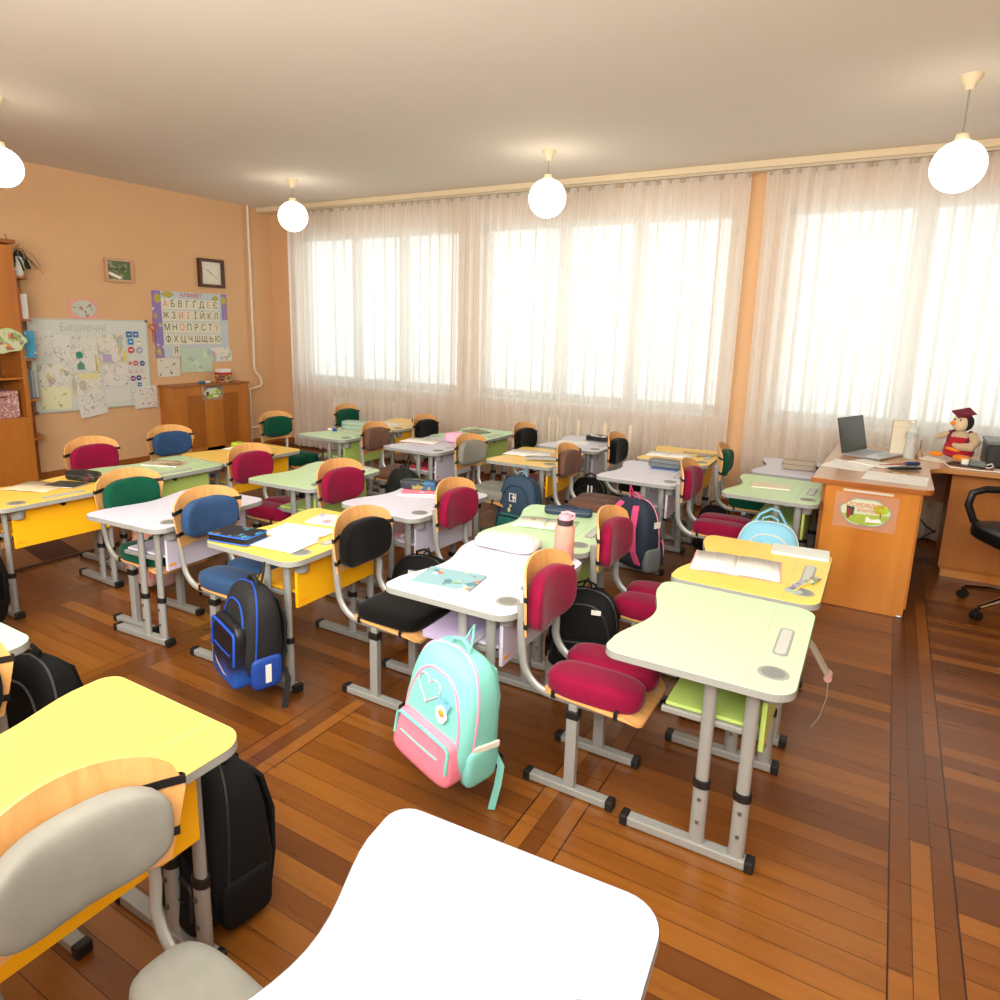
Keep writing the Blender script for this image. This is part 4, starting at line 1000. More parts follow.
MB().tube([(0.02, 0, 0), (0.04, 0, 0), (0.07, 0, 0), (0.11, 0, 0), (0.125, 0, 0)], [0.008, 0.015, 0.012, 0.015, 0.009], 12).build('handle', mat('handle_blue', '#1e3a66', 0.4), t, smooth=True)
# box and bottle
t = thing('carton_box', 'tall plain cream carton standing on the teacher desk behind the water bottle', 'box', (0.105, 5.62, TZ+0.001), 5)
MB().box(-0.055, 0.055, -0.045, 0.045, 0, 0.245).build('carton', mat('carton_cream', '#ded6bd', 0.6, noise=0.02), t, bevel=0.003)
MB().box(-0.0555, 0.0555, -0.046, -0.0455, 0.20, 0.202).build('lid_seam', mat('seam', '#bfb59a', 0.6), t)
t = thing('water_bottle', 'clear plastic water bottle with pale label on the teacher desk', 'bottle', (0.17, 5.49, TZ+0.001))
MB().lathe([(0, 0), (0.033, 0), (0.037, 0.01), (0.036, 0.06), (0.031, 0.09), (0.030, 0.11), (0.036, 0.14), (0.037, 0.18), (0.034, 0.205), (0.015, 0.235), (0.013, 0.25), (0.0, 0.25)], 24).build('bottle_body', clear_mat('clear_pet', '#f2f6f4', 0.68, 0.1), t, smooth='auto')
MB().lathe([(0.0375, 0.152), (0.0378, 0.153), (0.0378, 0.176), (0.0375, 0.177)], 24).build('bottle_label', mat('label_grey', '#b9c3c0', 0.5), t, smooth='auto')
MB().lathe([(0, 0.25), (0.016, 0.25), (0.016, 0.268), (0, 0.268)], 16).build('cap', WHITE, t)
t = thing('pen_holder', 'small brown figurine pen holder between bottle and plush toy', 'ornament', (0.235, 5.56, TZ+0.001))
MB().lathe([(0, 0), (0.022, 0), (0.024, 0.02), (0.012, 0.035), (0.016, 0.05), (0.0, 0.062)], 14).build('holder', mat('holder_beige', '#a08a62', 0.5), t, smooth=True)
MB().box(-0.004, 0.004, -0.003, 0.003, 0.05, 0.125).build('stick', mat('stick', '#6b5b34', 0.5), t)
# plush penguin
t = thing('plush_penguin', 'plush penguin in red dress and dark red graduation cap', 'plush toy', (0.45, 5.62, TZ+0.012), -22); t.scale = (0.9, 0.9, 0.88)
BEI = mat('plush_beige', '#c2ad8c', 0.95, noise=0.1, nscale=40, bump=0.3, sheen=0.4); RED = mat('plush_red', '#a8142a', 0.9, noise=0.15, nscale=30, sheen=0.3)
DRED = mat('plush_darkred', '#6e0f2a', 0.8, noise=0.1); BLKP = mat('plush_black', '#201c1c', 0.95); ORP = mat('plush_orange', '#f08a12', 0.9, noise=0.08, sheen=0.3); CRM = mat('plush_cream', '#dccaa0', 0.95, sheen=0.3)
bd = MB().sq((0.01, 0.0, 0.11), (0.085, 0.075, 0.115), 0.9, 1, 24, 14).build('body', BEI, t, smooth=True)
def dress(x, y, z): k = (z+0.085)/0.17; s = 1.18-0.42*k; return (x*s, y*s, z)
MB().sq((0.01, -0.002, 0.108), (0.098, 0.087, 0.098), 0.6, 1, 28, 12, dress).build('dress', RED, t, smooth=True)
MB().tube([(-0.05, -0.055, 0.14), (-0.055, -0.02, 0.21), (-0.03, 0.03, 0.22)], 0.014).tube([(0.075, -0.05, 0.14), (0.085, -0.01, 0.20), (0.06, 0.04, 0.21)], 0.018).build('shoulder_straps', DRED, t, smooth='auto')
hd = MB().sq((0.0, -0.005, 0.285), (0.058, 0.058, 0.066), 1, 1, 24, 16).build('head', CRM, t, smooth=True)
MB().sq((0.022, 0.016, 0.29), (0.055, 0.056, 0.068), 1, 1, 20, 14).build('hood', BLKP, t, smooth=True)
MB().sq((-0.036, -0.055, 0.282), (0.02, 0.018, 0.016), 1, 1, 14, 8).build('beak', ORP, hd, smooth=True)
for x in (-0.028, 0.012): MB().sq((x, -0.058, 0.312), (0.006, 0.003, 0.007), 1, 1, 10, 6).build('eye', BLKP, hd)
cp = MB().lathe([(0, 0.335), (0.05, 0.33), (0.048, 0.36), (0, 0.36)], 20, Matrix.Translation((0.01, 0, 0))).build('cap', DRED, t, smooth='auto')
MB().box(-0.062, 0.062, -0.062, 0.062, 0, 0.008, Matrix.Translation((0.008, -0.002, 0.362)) @ Matrix.Rotation(24*D2R, 4, 'X') @ Matrix.Rotation(40*D2R, 4, 'Z')).build('cap_board', DRED, cp, bevel=0.002)
MB().tube([(-0.06, -0.02, 0.20), (-0.10, -0.035, 0.175), (-0.145, -0.045, 0.155)], [0.02, 0.026, 0.016], 12).build('flipper', BEI, t, smooth='auto')
MB().tube([(0.085, -0.01, 0.205), (0.125, -0.04, 0.15), (0.11, -0.085, 0.115), (0.04, -0.105, 0.11), (0.0, -0.105, 0.125)], [0.03, 0.038, 0.036, 0.026, 0.014], 12).build('flipper', BEI, t, smooth='auto')
MB().sq((-0.01, -0.10, 0.085), (0.05, 0.018, 0.013), 0.8, 0.8, 16, 8, mtx=Matrix.Rotation(8*D2R, 4, 'Y')).build('toy_in_hand', ORP, t, smooth=True)
for x, y, rz, s in ((-0.115, -0.055, 20, 0.85), (0.075, -0.12, -10, 1.15)):
    MB().sq((0, 0, 0), (0.055*s, 0.035*s, 0.022*s), 0.8, 0.9, 20, 10, lambda a, b_, c: (a, b_*(1+0.5*(a/0.05)), c), Matrix.Translation((x, y, 0.028)) @ Matrix.Rotation(rz*D2R, 4, 'Z')).build('foot', ORP, t, smooth=True)
# booklet, cable and router
sheet('booklet_stack', 'small stack of cream booklets in front of the plush penguin', 0.335, 5.53, 0.17, 0.12, -28, mat('cream_booklet', '#d9cfb6', 0.6), TZ+0.0005, 0.012, 'booklets')
sheet('tablet_computer', 'thin dark tablet lying by the plush penguin\'s feet', 0.50, 5.42, 0.20, 0.11, -20, mat('tablet_dark', '#3a3432', 0.3), TZ+0.0005, 0.008, 'tablet', r=0.008)
t = thing('power_adapter', 'grey power adapter with white plug beside the plush penguin', 'adapter', (0.56, 5.40, TZ+0.009), -18)
MB().box(-0.045, 0.045, -0.026, 0.026, 0, 0.034).build('adapter_body', mat('adapter_grey', '#6f7672', 0.4), t, bevel=0.006)
MB().box(-0.092, -0.05, -0.02, 0.02, 0, 0.038).build('white_plug', WHITE, t, bevel=0.006)
MB().tube([(0.045, 0, 0.015), (0.075, -0.01, 0.03), (0.09, -0.03, 0.015), (0.07, -0.045, 0.004), (0.05, -0.03, 0.004)], 0.004).build('cord', WHITE, t, smooth='auto')
t = MB().tube([(0.27, 5.56, TZ+0.014), (0.34, 5.50, TZ+0.016), (0.38, 5.40, TZ+0.006), (0.40, 5.28, TZ+0.005), (0.55, 5.255, TZ+0.005), (0.75, 5.28, TZ+0.005)], 0.004).build('white_cable', WHITE, smooth='auto'); tag(t, 'white cable curling over the front edge of the teacher desk', 'cable')
t = thing('printer', 'black desktop printer at the right end of the teacher desk', 'printer', (0.79, 5.60, TZ+0.001))
MB().box(-0.19, 0.19, -0.16, 0.16, 0, 0.15).build('printer_body', mat('printer_black', '#1c1e1f', 0.45), t, bevel=0.012)
MB().box(-0.195, 0.195, -0.165, 0.165, 0.15, 0.172).build('scanner_lid', mat('printer_grey', '#6e7472', 0.4), t, bevel=0.006)
MB().box(-0.15, 0.15, -0.164, -0.158, 0.02, 0.08).build('paper_slot', mat('printer_slot', '#0c0c0c', 0.5), t)
t = thing('desk_stand', 'small black stand sitting on top of the printer', 'stand', (0.78, 5.60, TZ+0.174))
MB().box(-0.08, 0.10, -0.04, 0.04, 0, 0.045).build('stand_base', BLACKP, t, bevel=0.006)
MB().box(-0.03, 0.06, -0.01, 0.01, 0.045, 0.15).build('stand_back', BLACKP, t, bevel=0.003)
sheet('paper_sheet', 'white paper at the right end of the teacher desk, in front of the printer', 0.74, 5.33, 0.2, 0.14, -5, PAPER, TZ+0.001)

# office chair
t = thing('office_chair', 'black swivel office chair with armrests and chrome star base', 'chair', (0.83, 4.84, 0), 25)
LEA = mat('black_leather', '#141516', 0.35, bump=0.1, nscale=30)
MB().sq((0, 0, 0.47), (0.27, 0.26, 0.055), 0.45, 0.5, 32, 12).build('seat', LEA, t, smooth=True)
MB().sq((0.30, 0.0, 0.80), (0.045, 0.235, 0.26), 0.45, 0.5, 28, 14, lambda x, y, z: (x-0.05*(y/0.235)**2+0.06*z, y, z)).build('backrest', LEA, t, smooth=True)
MB().tube([(0.22, 0, 0.43), (0.33, 0, 0.46), (0.36, 0, 0.60)], 0.02).build('back_support', BLACKP, t, smooth='auto')
for s in (-1, 1):
    y = 0.27*s
    a = MB().tube([(-0.10, y*0.9, 0.45), (-0.19, y, 0.50), (-0.235, y, 0.60), (-0.22, y, 0.675), (-0.15, y, 0.70), (0.0, y, 0.70), (0.12, y, 0.68), (0.15, y, 0.60), (0.10, y, 0.45)], 0.016, 10, 0.022).build('armrest', BLACKP, t, smooth='auto')
MB().tube([(0, 0, 0.10), (0, 0, 0.42)], 0.028, 14).build('gas_post', mat('chrome', '#c9cacb', 0.15, 1.0), t, smooth='auto')
for k in range(5):
    a = k*72*D2R+125*D2R; ca, sa = math.cos(a), math.sin(a)
    lg = MB().tube([(0.02*ca, 0.02*sa, 0.12), (0.15*ca, 0.15*sa, 0.115), (0.31*ca, 0.31*sa, 0.075)], [0.022, 0.02, 0.014], 10).build('base_leg', mat('chrome', '#c9cacb', 0.15, 1.0), t, smooth='auto')
    MB().tube([(0.32*ca-0.022*sa, 0.32*sa+0.022*ca, 0.027), (0.32*ca+0.022*sa, 0.32*sa-0.022*ca, 0.027)], 0.027, 16).box(0.32*ca-0.008, 0.32*ca+0.008, 0.32*sa-0.008, 0.32*sa+0.008, 0.03, 0.07).build('caster', BLACKP, lg, smooth='auto')

# ------------------------------------------------------------------ things on the desks
DZ = 0.6345   # desk surface incl. holder rims
def pcase(nme, lab, x, y, rz, w, l, h, m, e=0.30, z=0.631, zipm=None, cat='pencil case'):
    t = thing(nme, lab, cat, (x, y, z), rz)
    MB().sq((0, 0, h/2), (w/2, l/2, h/2), e, 0.4, 32, 12).build('case_body', m, t, smooth=True)
    def zp(k): 
        a = 2*PI*k/40; pw = lambda v, q: math.copysign(abs(v)**q, v)
        return (w/2*1.003*pw(math.cos(a), 0.4), l/2*1.003*pw(math.sin(a), 0.4), h*0.56)
    MB().tube([zp(k) for k in range(41)], 0.0022, 6, cap=False).build('zipper', zipm or mat('zip_grey', '#5d5f60', 0.4, 0.5), t)
    return t
def zipbook(nme, lab, x, y, rz, w, l, h, m, side, pip, z=0.631):
    t = thing(nme, lab, 'pencil case', (x, y, z), rz)
    MB().prism(rrect(-w/2, w/2, -l/2, l/2, 0.015), 0.002, h-0.002).build('case_body', side, t, bevel=0.004)
    MB().prism(rrect(-w/2+0.003, w/2-0.003, -l/2+0.003, l/2-0.003, 0.013), h-0.002, h+0.002).build('printed_lid', m, t, bevel=0.001)
    for zz in (0.006, h-0.003):
        P = rrect(-w/2-0.001, w/2+0.001, -l/2-0.001, l/2+0.001, 0.015, 4); P.append(P[0])
        MB().tube([(a, b_, zz) for a, b_ in P], 0.003, 6, cap=False).build('piping', pip, t)
    return t
def book(nme, lab, x, y, rz, w, l, m, th=0.006, z=0.6312, cat='book', pages=True):
    t = thing(nme, lab, cat, (x, y, z), rz)
    MB().prism(rrect(-w/2, w/2, -l/2, l/2, 0.004, 2), th-0.0012, th).prism(rrect(-w/2, w/2, -l/2, l/2, 0.004, 2), 0, 0.0012).box(-w/2, -w/2+0.0015, -l/2+0.004, l/2-0.004, 0.0012, th-0.0012).build('cover', m, t)
    MB().box(-w/2+0.0016, w/2-0.003, -l/2+0.003, l/2-0.003, 0.00125, th-0.00125).build('pages', PAPER, t)
    return t
def openbook(nme, lab, x, y, rz, w, l, m, z=0.6312, edge=None, cat='book'):
    """two pages curving up from the gutter; w is the full open width along x"""
    t = thing(nme, lab, cat, (x, y, z), rz)
    if edge: MB().box(-w/2-0.006, w/2+0.006, -l/2-0.005, l/2+0.005, 0, 0.0015).build('cover', edge, t)
    def pg(s):
        def f(u, v): return (s*w/2*u, -l/2+l*v, 0.002+0.005*math.sin(PI*min(1, u*1.1+0.02))**0.7*(1-0.5*u))
        return MB().grid(f, 12, 2)
    pg(1).build('page', m, t, smooth=True, solid=0.002); pg(-1).build('page', m, t, smooth=True, solid=0.002)
    return t
BLUEWB = spots_mat('blue_workbook', '#86aeb4', ['#c9bc84', '#527f88', '#b07068', '#b9cfcd', '#6f9a78'], 30, 0.42)
o = book('workbook', 'pale blue illustrated workbook on the white desk with the mint backpack', -1.385, 2.085, 8, 0.245, 0.175, BLUEWB, 0.005)
t = thing('pencil_pouch', 'soft cream white pencil pouch at the far corner of the white desk', 'pencil case', (-1.385, 2.555, 0.631), 5)
def lump(x, y, z): return (x, y, z*(1+0.12*math.sin(22*x)+0.1*math.cos(25*y)))
MB().sq((0, 0, 0.028), (0.145, 0.085, 0.028), 0.6, 0.45, 36, 14, lump).build('pouch_body', mat('pouch_cream', '#e8e2d6', 0.6, noise=0.05, bump=0.2), t, smooth=True)
MB().box(-0.11, 0.11, -0.003, 0.003, 0.056, 0.060).box(0.105, 0.12, -0.006, 0.006, 0.056, 0.064).build('zipper', mat('zip_cream', '#cfc4b8', 0.5), t)
# pink bottle
t = thing('drink_bottle', 'transparent pink drinking bottle with pink flip lid on the white desk corner', 'bottle', (-1.108, 2.545, 0.631))
PK = clear_mat('pink_clear', '#f7c3b4', 0.60, 0.12)
MB().lathe([(0, 0), (0.038, 0), (0.042, 0.008), (0.042, 0.145), (0.034, 0.158), (0, 0.158)], 24).build('bottle_body', PK, t, smooth='auto')
MB().lathe([(0, 0.006), (0.031, 0.006), (0.033, 0.06), (0, 0.07)], 20).build('drink', clear_mat('drink_peach', '#f2a58c', 0.45, 0.1), t, smooth='auto')
MB().lathe([(0, 0.155), (0.033, 0.155), (0.034, 0.182), (0.0, 0.184)], 24).build('collar', mat('lid_dark', '#3c2a2e', 0.4), t, smooth='auto')
ld = MB().lathe([(0, 0.182), (0.030, 0.182), (0.028, 0.198), (0.018, 0.204), (0, 0.205)], 24).build('lid', mat('lid_pink', '#f09aa4', 0.4), t, smooth='auto')
MB().tube([(0.024, 0, 0.185), (0.040, 0, 0.192), (0.040, 0, 0.208), (0.010, 0, 0.214), (-0.018, 0, 0.205)], 0.006, 8).build('carry_loop', mat('lid_pink', '#f09aa4', 0.4), ld, smooth='auto')
# green desk 3b
openbook('textbook', 'open illustrated textbook lying on the green desk with the navy pouch', -1.405, 2.985, 12, 0.30, 0.19, spots_mat('green_pages', '#dfe6cf', ['#8fb07a', '#c9cfa0', '#d9a08c', '#a8bcae'], 26, 0.38))
t = pcase('pencil_case', 'long navy pencil pouch behind the pink bottle', -1.385, 3.215, 12, 0.255, 0.065, 0.042, mat('navy_fabric', '#203349', 0.7, noise=0.15))
MB().tube([(-0.05, 0.0, 0.042), (-0.02, 0, 0.052), (0.02, 0, 0.052), (0.05, 0, 0.042)], 0.004).build('loop', mat('navy_dark', '#131c28', 0.7), t)
# yellow desk 4b
openbook('exercise_folder', 'open pink edged workbook of exercises on the yellow desk', -0.468, 2.90, 7, 0.345, 0.26, PR2, edge=mat('pink_edge', '#f2a7a0', 0.5))
t = book('textbook', 'closed white textbook at the far corner of the yellow desk', -0.255, 3.235, 4, 0.235, 0.13, mat('mint_white_cover', '#d3dad2', 0.4, noise=0.08, nscale=14), 0.013)
t = thing('ruler_set', 'green and silver ruler with patterned eraser strip beside the open workbook', 'ruler', (-0.222, 2.80, 0.6312), 75)
MB().box(-0.06, 0.075, -0.016, 0.010, 0.0, 0.003).build('pattern_strip', spots_mat('dots_strip', '#a9a6b0', ['#6b6f86', '#c9c2cf', '#8a7f9a'], 200, 0.5), t)
MB().box(0.05, 0.14, -0.045, -0.012, 0, 0.010).build('eraser_block', spots_mat('teal_stripes', '#8a8f80', ['#2f9a8a', '#c8a04a', '#d9d9d0'], 90, 0.5), t, bevel=0.002)
MB().box(-0.07, 0.05, -0.026, -0.019, 0.0, 0.004).build('yellow_pencil', mat('pencil_yellow', '#e6cf4a', 0.4), t)
MB().prism(ellipse(-0.075, -0.02, 0.028, 0.034, 20), 0, 0.003).build('pencil_cap_plate', mat('mint_grey', '#9fb3a5', 0.5), t)
# yellow desk 2a
zipbook('pencil_case', 'black zip pencil case with blue piping and neon print on the yellow desk', -2.445, 1.955, 10, 0.215, 0.145, 0.038, spots_mat('neon_print', '#15171c', ['#2f8fb0', '#7a2a36', '#3f7a4a', '#24456a', '#55606a'], 38, 0.42), mat('case_black', '#17181a', 0.4), mat('pipe_blue', '#1f63c8', 0.5))
CB = spots_mat('fish_drawing', '#e4e3da', ['#e0a23c', '#9aa59a', '#d9c98a', '#b9b7ae'], 22, 0.34)
sheet('worksheet', 'white worksheet with orange drawing on the yellow desk beside the zip case', -2.30, 2.185, 0.29, 0.20, 10, CB, 0.6335, cat='paper')
sheet('worksheet', 'white sheet overlapping the cup holder of the yellow desk', -2.225, 2.025, 0.235, 0.185, 6, CB, 0.6355, cat='paper')
t = book('notebook', 'pink and lilac notebook at the far side of the yellow desk', -2.325, 2.41, 12, 0.18, 0.155, spots_mat('lilac_cover', '#d6cdd6', ['#e29a94', '#9fb0c9', '#e8e0d8'], 24, 0.42), 0.008)
# white desk 2b
book('notebook', 'white notebook lying under the pink notebook', -2.275, 3.15, 20, 0.28, 0.20, mat('cover_white', '#dedce0', 0.5), 0.006)
book('notebook', 'pink notebook lying under the camouflage pencil case', -2.295, 3.135, 30, 0.21, 0.16, spots_mat('pink_cover', '#f08aa0', ['#f4c0c4', '#d9d3d6', '#f09ab0'], 30, 0.38), 0.009, z=0.6376)
pcase('pencil_case', 'rounded black pencil case with teal camouflage top on the pink notebook', -2.325, 3.165, 18, 0.225, 0.075, 0.055, spots_mat('camo', '#27303a', ['#2f6f80', '#8f8a4a', '#20252c', '#2a5a8a'], 30, 0.5), z=0.647, zipm=mat('case_black', '#17181a', 0.4))
# white desk 1c
openbook('exercise_book', 'open exercise book with red edge on the white desk with pink pouch', -3.36, 4.61, 8, 0.32, 0.22, PR1, edge=mat('red_edge', '#c9707a', 0.5))
t = thing('pencil_pouch', 'puffy pale pink pencil pouch standing on the white desk', 'pencil case', (-3.10, 4.735, 0.631), 25)
MB().sq((0, 0, 0.045), (0.095, 0.045, 0.045), 0.7, 0.6, 30, 14, lambda x, y, z: (x, y*(1-0.5*(z+0.045)/0.09), z)).build('pouch_body', mat('pouch_pink', '#dfa9bf', 0.7, noise=0.05), t, smooth=True)
MB().tube([(-0.085, 0, 0.075), (0, 0, 0.092), (0.085, 0, 0.078)], 0.003, 6).build('zipper', mat('zip_pink', '#c98aa4', 0.5), t)
# green desk 1d
sheet('tablet_computer', 'dark reflective tablet lying on the green desk by the curtain', -3.28, 5.36, 0.24, 0.17, -24, mat('tablet_glass', '#5d6b5a', 0.2), 0.6315, 0.007, 'tablet', r=0.01)
# yellow desk 2c
openbook('exercise_book', 'open exercise book spread across the yellow desk beside the grey chair', -2.36, 4.66, 6, 0.36, 0.25, PR1)
openbook('newspaper', 'crumpled grey printed pages at the front of the yellow desk', -2.19, 4.53, 24, 0.24, 0.16, print_mat('grey_print', '#b9b9b4', '#65676a', 90, 0.8), z=0.6345, cat='papers')
book('folder', 'orange folder on the yellow desk in front of the dark pencil case', -2.10, 4.72, 26, 0.19, 0.14, mat('folder_orange', '#f0aa30', 0.5), 0.004, cat='folder')
pcase('pencil_case', 'dark green pencil case beside the brown chair on the yellow desk', -2.11, 4.84, 14, 0.20, 0.06, 0.055, mat('case_darkgreen', '#1d2f2a', 0.7))
# white desk 2d
sheet('worksheet', 'pale sheet on the white desk near the curtain', -2.30, 5.37, 0.26, 0.20, 8, PR1, 0.6315)
zipbook('pencil_case', 'black and white patterned pencil case on the white curtain desk', -2.17, 5.62, -8, 0.19, 0.12, 0.045, spots_mat('bw_print', '#d0d2c8', ['#20241f', '#3a4038', '#e4e4dc'], 28, 0.55), mat('case_black', '#17181a', 0.4), mat('zip_grey', '#5d5f60', 0.4, 0.5))
# row 0
openbook('newspaper', 'grey printed papers spread on the far left yellow desk', -4.15, 1.95, 22, 0.28, 0.22, print_mat('tan_print', '#cdbd9c', '#9a8f78', 60, 0.6), cat='papers')
book('tablet_case', 'dark thin tablet case under the black pencil case', -4.07, 2.075, 20, 0.20, 0.13, mat('case_charcoal', '#383a38', 0.5), 0.007, cat='tablet case')
pcase('pencil_case', 'black pencil case with red and green print on the far left yellow desk', -4.12, 2.20, 12, 0.23, 0.085, 0.058, spots_mat('dark_print', '#191a18', ['#6a2a24', '#2f4a24', '#3a3a3a'], 45, 0.42))
book('picture_book', 'children\'s picture book on the far left green desk', -4.16, 2.77, 22, 0.26, 0.165, spots_mat('picture_cover', '#c9b79c', ['#8a6a4f', '#a9a07f', '#d9cdb5', '#6f7d6a'], 30, 0.5), 0.010)
pcase('pencil_case', 'lime green pencil case behind the crimson chair', -4.22, 3.46, 4, 0.19, 0.075, 0.05, spots_mat('lime_print', '#a9cc1c', ['#6f9a1a', '#d6e65a', '#4a6a1a'], 40, 0.4))
openbook('exercise_book', 'open exercise book under the lime pencil case', -4.19, 3.49, 10, 0.32, 0.21, PR1)
bpy.data.objects['case_body'].name = 'case_body'
t = pcase('pencil_case', 'mint green pencil case on the green desk by the curtain', -4.21, 4.74, 10, 0.27, 0.11, 0.085, mat('case_mint', '#9fb8a4', 0.7, noise=0.04), e=0.35)
t = thing('glue_stick', 'small blue capped glue stick left of the mint pencil case', 'glue stick', (-4.325, 4.545, 0.645), 10)
MB().tube([(-0.035, 0, 0), (0.01, 0, 0)], 0.012, 12).build('tube_body', WHITE, t, smooth='auto'); MB().tube([(0.01, 0, 0), (0.045, 0, 0)], 0.0135, 12).build('cap', mat('cap_blue', '#2a4fa8', 0.4), t, smooth='auto')
t = book('notebook', 'thin pale notebook lying under the mint pencil case', -4.17, 4.66, 12, 0.25, 0.16, mat('cover_palegreen', '#cfd9bd', 0.5), 0.004)
sheet('paper_sheet', 'white paper on the yellow desk farthest left by the curtain', -4.2, 5.15, 0.24, 0.30, 8, PR1, 0.6325)
pcase('pencil_case', 'dark green pencil case behind the black chair by the curtain', -4.02, 5.50, 20, 0.19, 0.07, 0.045, mat('case_olive', '#35473a', 0.7))
openbook('exercise_book', 'open book at the far edge of the empty looking green desk', -3.08, 3.42, 8, 0.26, 0.16, PR1)
# 3c,3d
pcase('pencil_case', 'grey pencil case with dark top on the white desk', -1.33, 4.80, 2, 0.235, 0.085, 0.060, mat('case_grey', '#71787a', 0.7, noise=0.05), e=0.3, zipm=mat('case_darkgreen', '#1d2f2a', 0.7))
book('notebook', 'blue edged notebook under the grey pencil case', -1.31, 4.745, 4, 0.19, 0.12, mat('cover_blue', '#3f66a8', 0.5), 0.005)
openbook('exercise_book', 'open exercise book on the yellow desk with the rulers', -1.44, 5.30, 4, 0.34, 0.22, PR1)
t = thing('ruler_set', 'beige wooden ruler and set square on the yellow curtain desk', 'ruler', (-1.235, 5.46, 0.6345), 4)
MB().box(-0.15, 0.13, 0.05, 0.085, 0, 0.003).build('ruler', mat('ruler_beige', '#b39a7c', 0.5), t)
MB().prism([(-0.02, 0.03), (0.13, 0.045), (-0.02, -0.10)], 0.0, 0.003).build('set_square', mat('square_grey', '#a0917e', 0.5), t)
# 4c, 4d
t = book('exercise_book', 'closed peach exercise book on the green desk beside the teacher desk', -0.585, 4.60, 10, 0.235, 0.135, mat('cover_peach', '#dccdb0', 0.5, noise=0.08, nscale=20), 0.009)
pcase('pencil_case', 'beige rectangular pencil case on the white desk behind the green one', -0.50, 5.33, 4, 0.23, 0.075, 0.07, mat('case_beige', '#a39581', 0.8, noise=0.05), e=0.28)
t = thing('marker_pen', 'small navy and white marker lying right of the beige pencil case', 'marker', (-0.345, 5.40, 0.646), 8)
MB().tube([(-0.05, 0, 0), (0.02, 0, 0)], 0.010, 10).build('marker_body', mat('navy_dark', '#131c28', 0.7), t, smooth='auto'); MB().tube([(0.02, 0, 0), (0.06, 0, 0)], 0.010, 10).build('marker_cap', WHITE, t, smooth='auto')
# Ng newspaper
openbook('newspaper', 'folded newspaper at the corner of the green desk at the left edge', -2.33, 0.72, -8, 0.28, 0.30, print_mat('news_print', '#dfe0dc', '#5f6468', 70, 0.8, 1), cat='papers')

# books on the shelves under the desks
for x, y, rz, m_, lab in ((-2.30, 3.00, -4, 'shelf_pink', 'pink covered book on the shelf under the white desk with camouflage case'),
                          (-2.29, 4.55, 2, 'shelf_rose', 'rose book on the shelf under the yellow desk beside the navy backpack'),
                          (-3.20, 4.50, -1, 'shelf_red', 'red book on the shelf under the white desk with the pink pouch'),
                          (-1.32, 2.10, 1, 'shelf_lilac', 'lilac folder on the shelf under the white desk with the mint backpack')):
    col_ = {'shelf_pink': '#c98a8f', 'shelf_rose': '#b0626a', 'shelf_red': '#a8323c', 'shelf_lilac': '#a79ab8'}[m_]
    book('book', lab, x+0.03, y-0.05, 90+rz, 0.28, 0.20, mat(m_, col_, 0.5), 0.022, z=0.463)
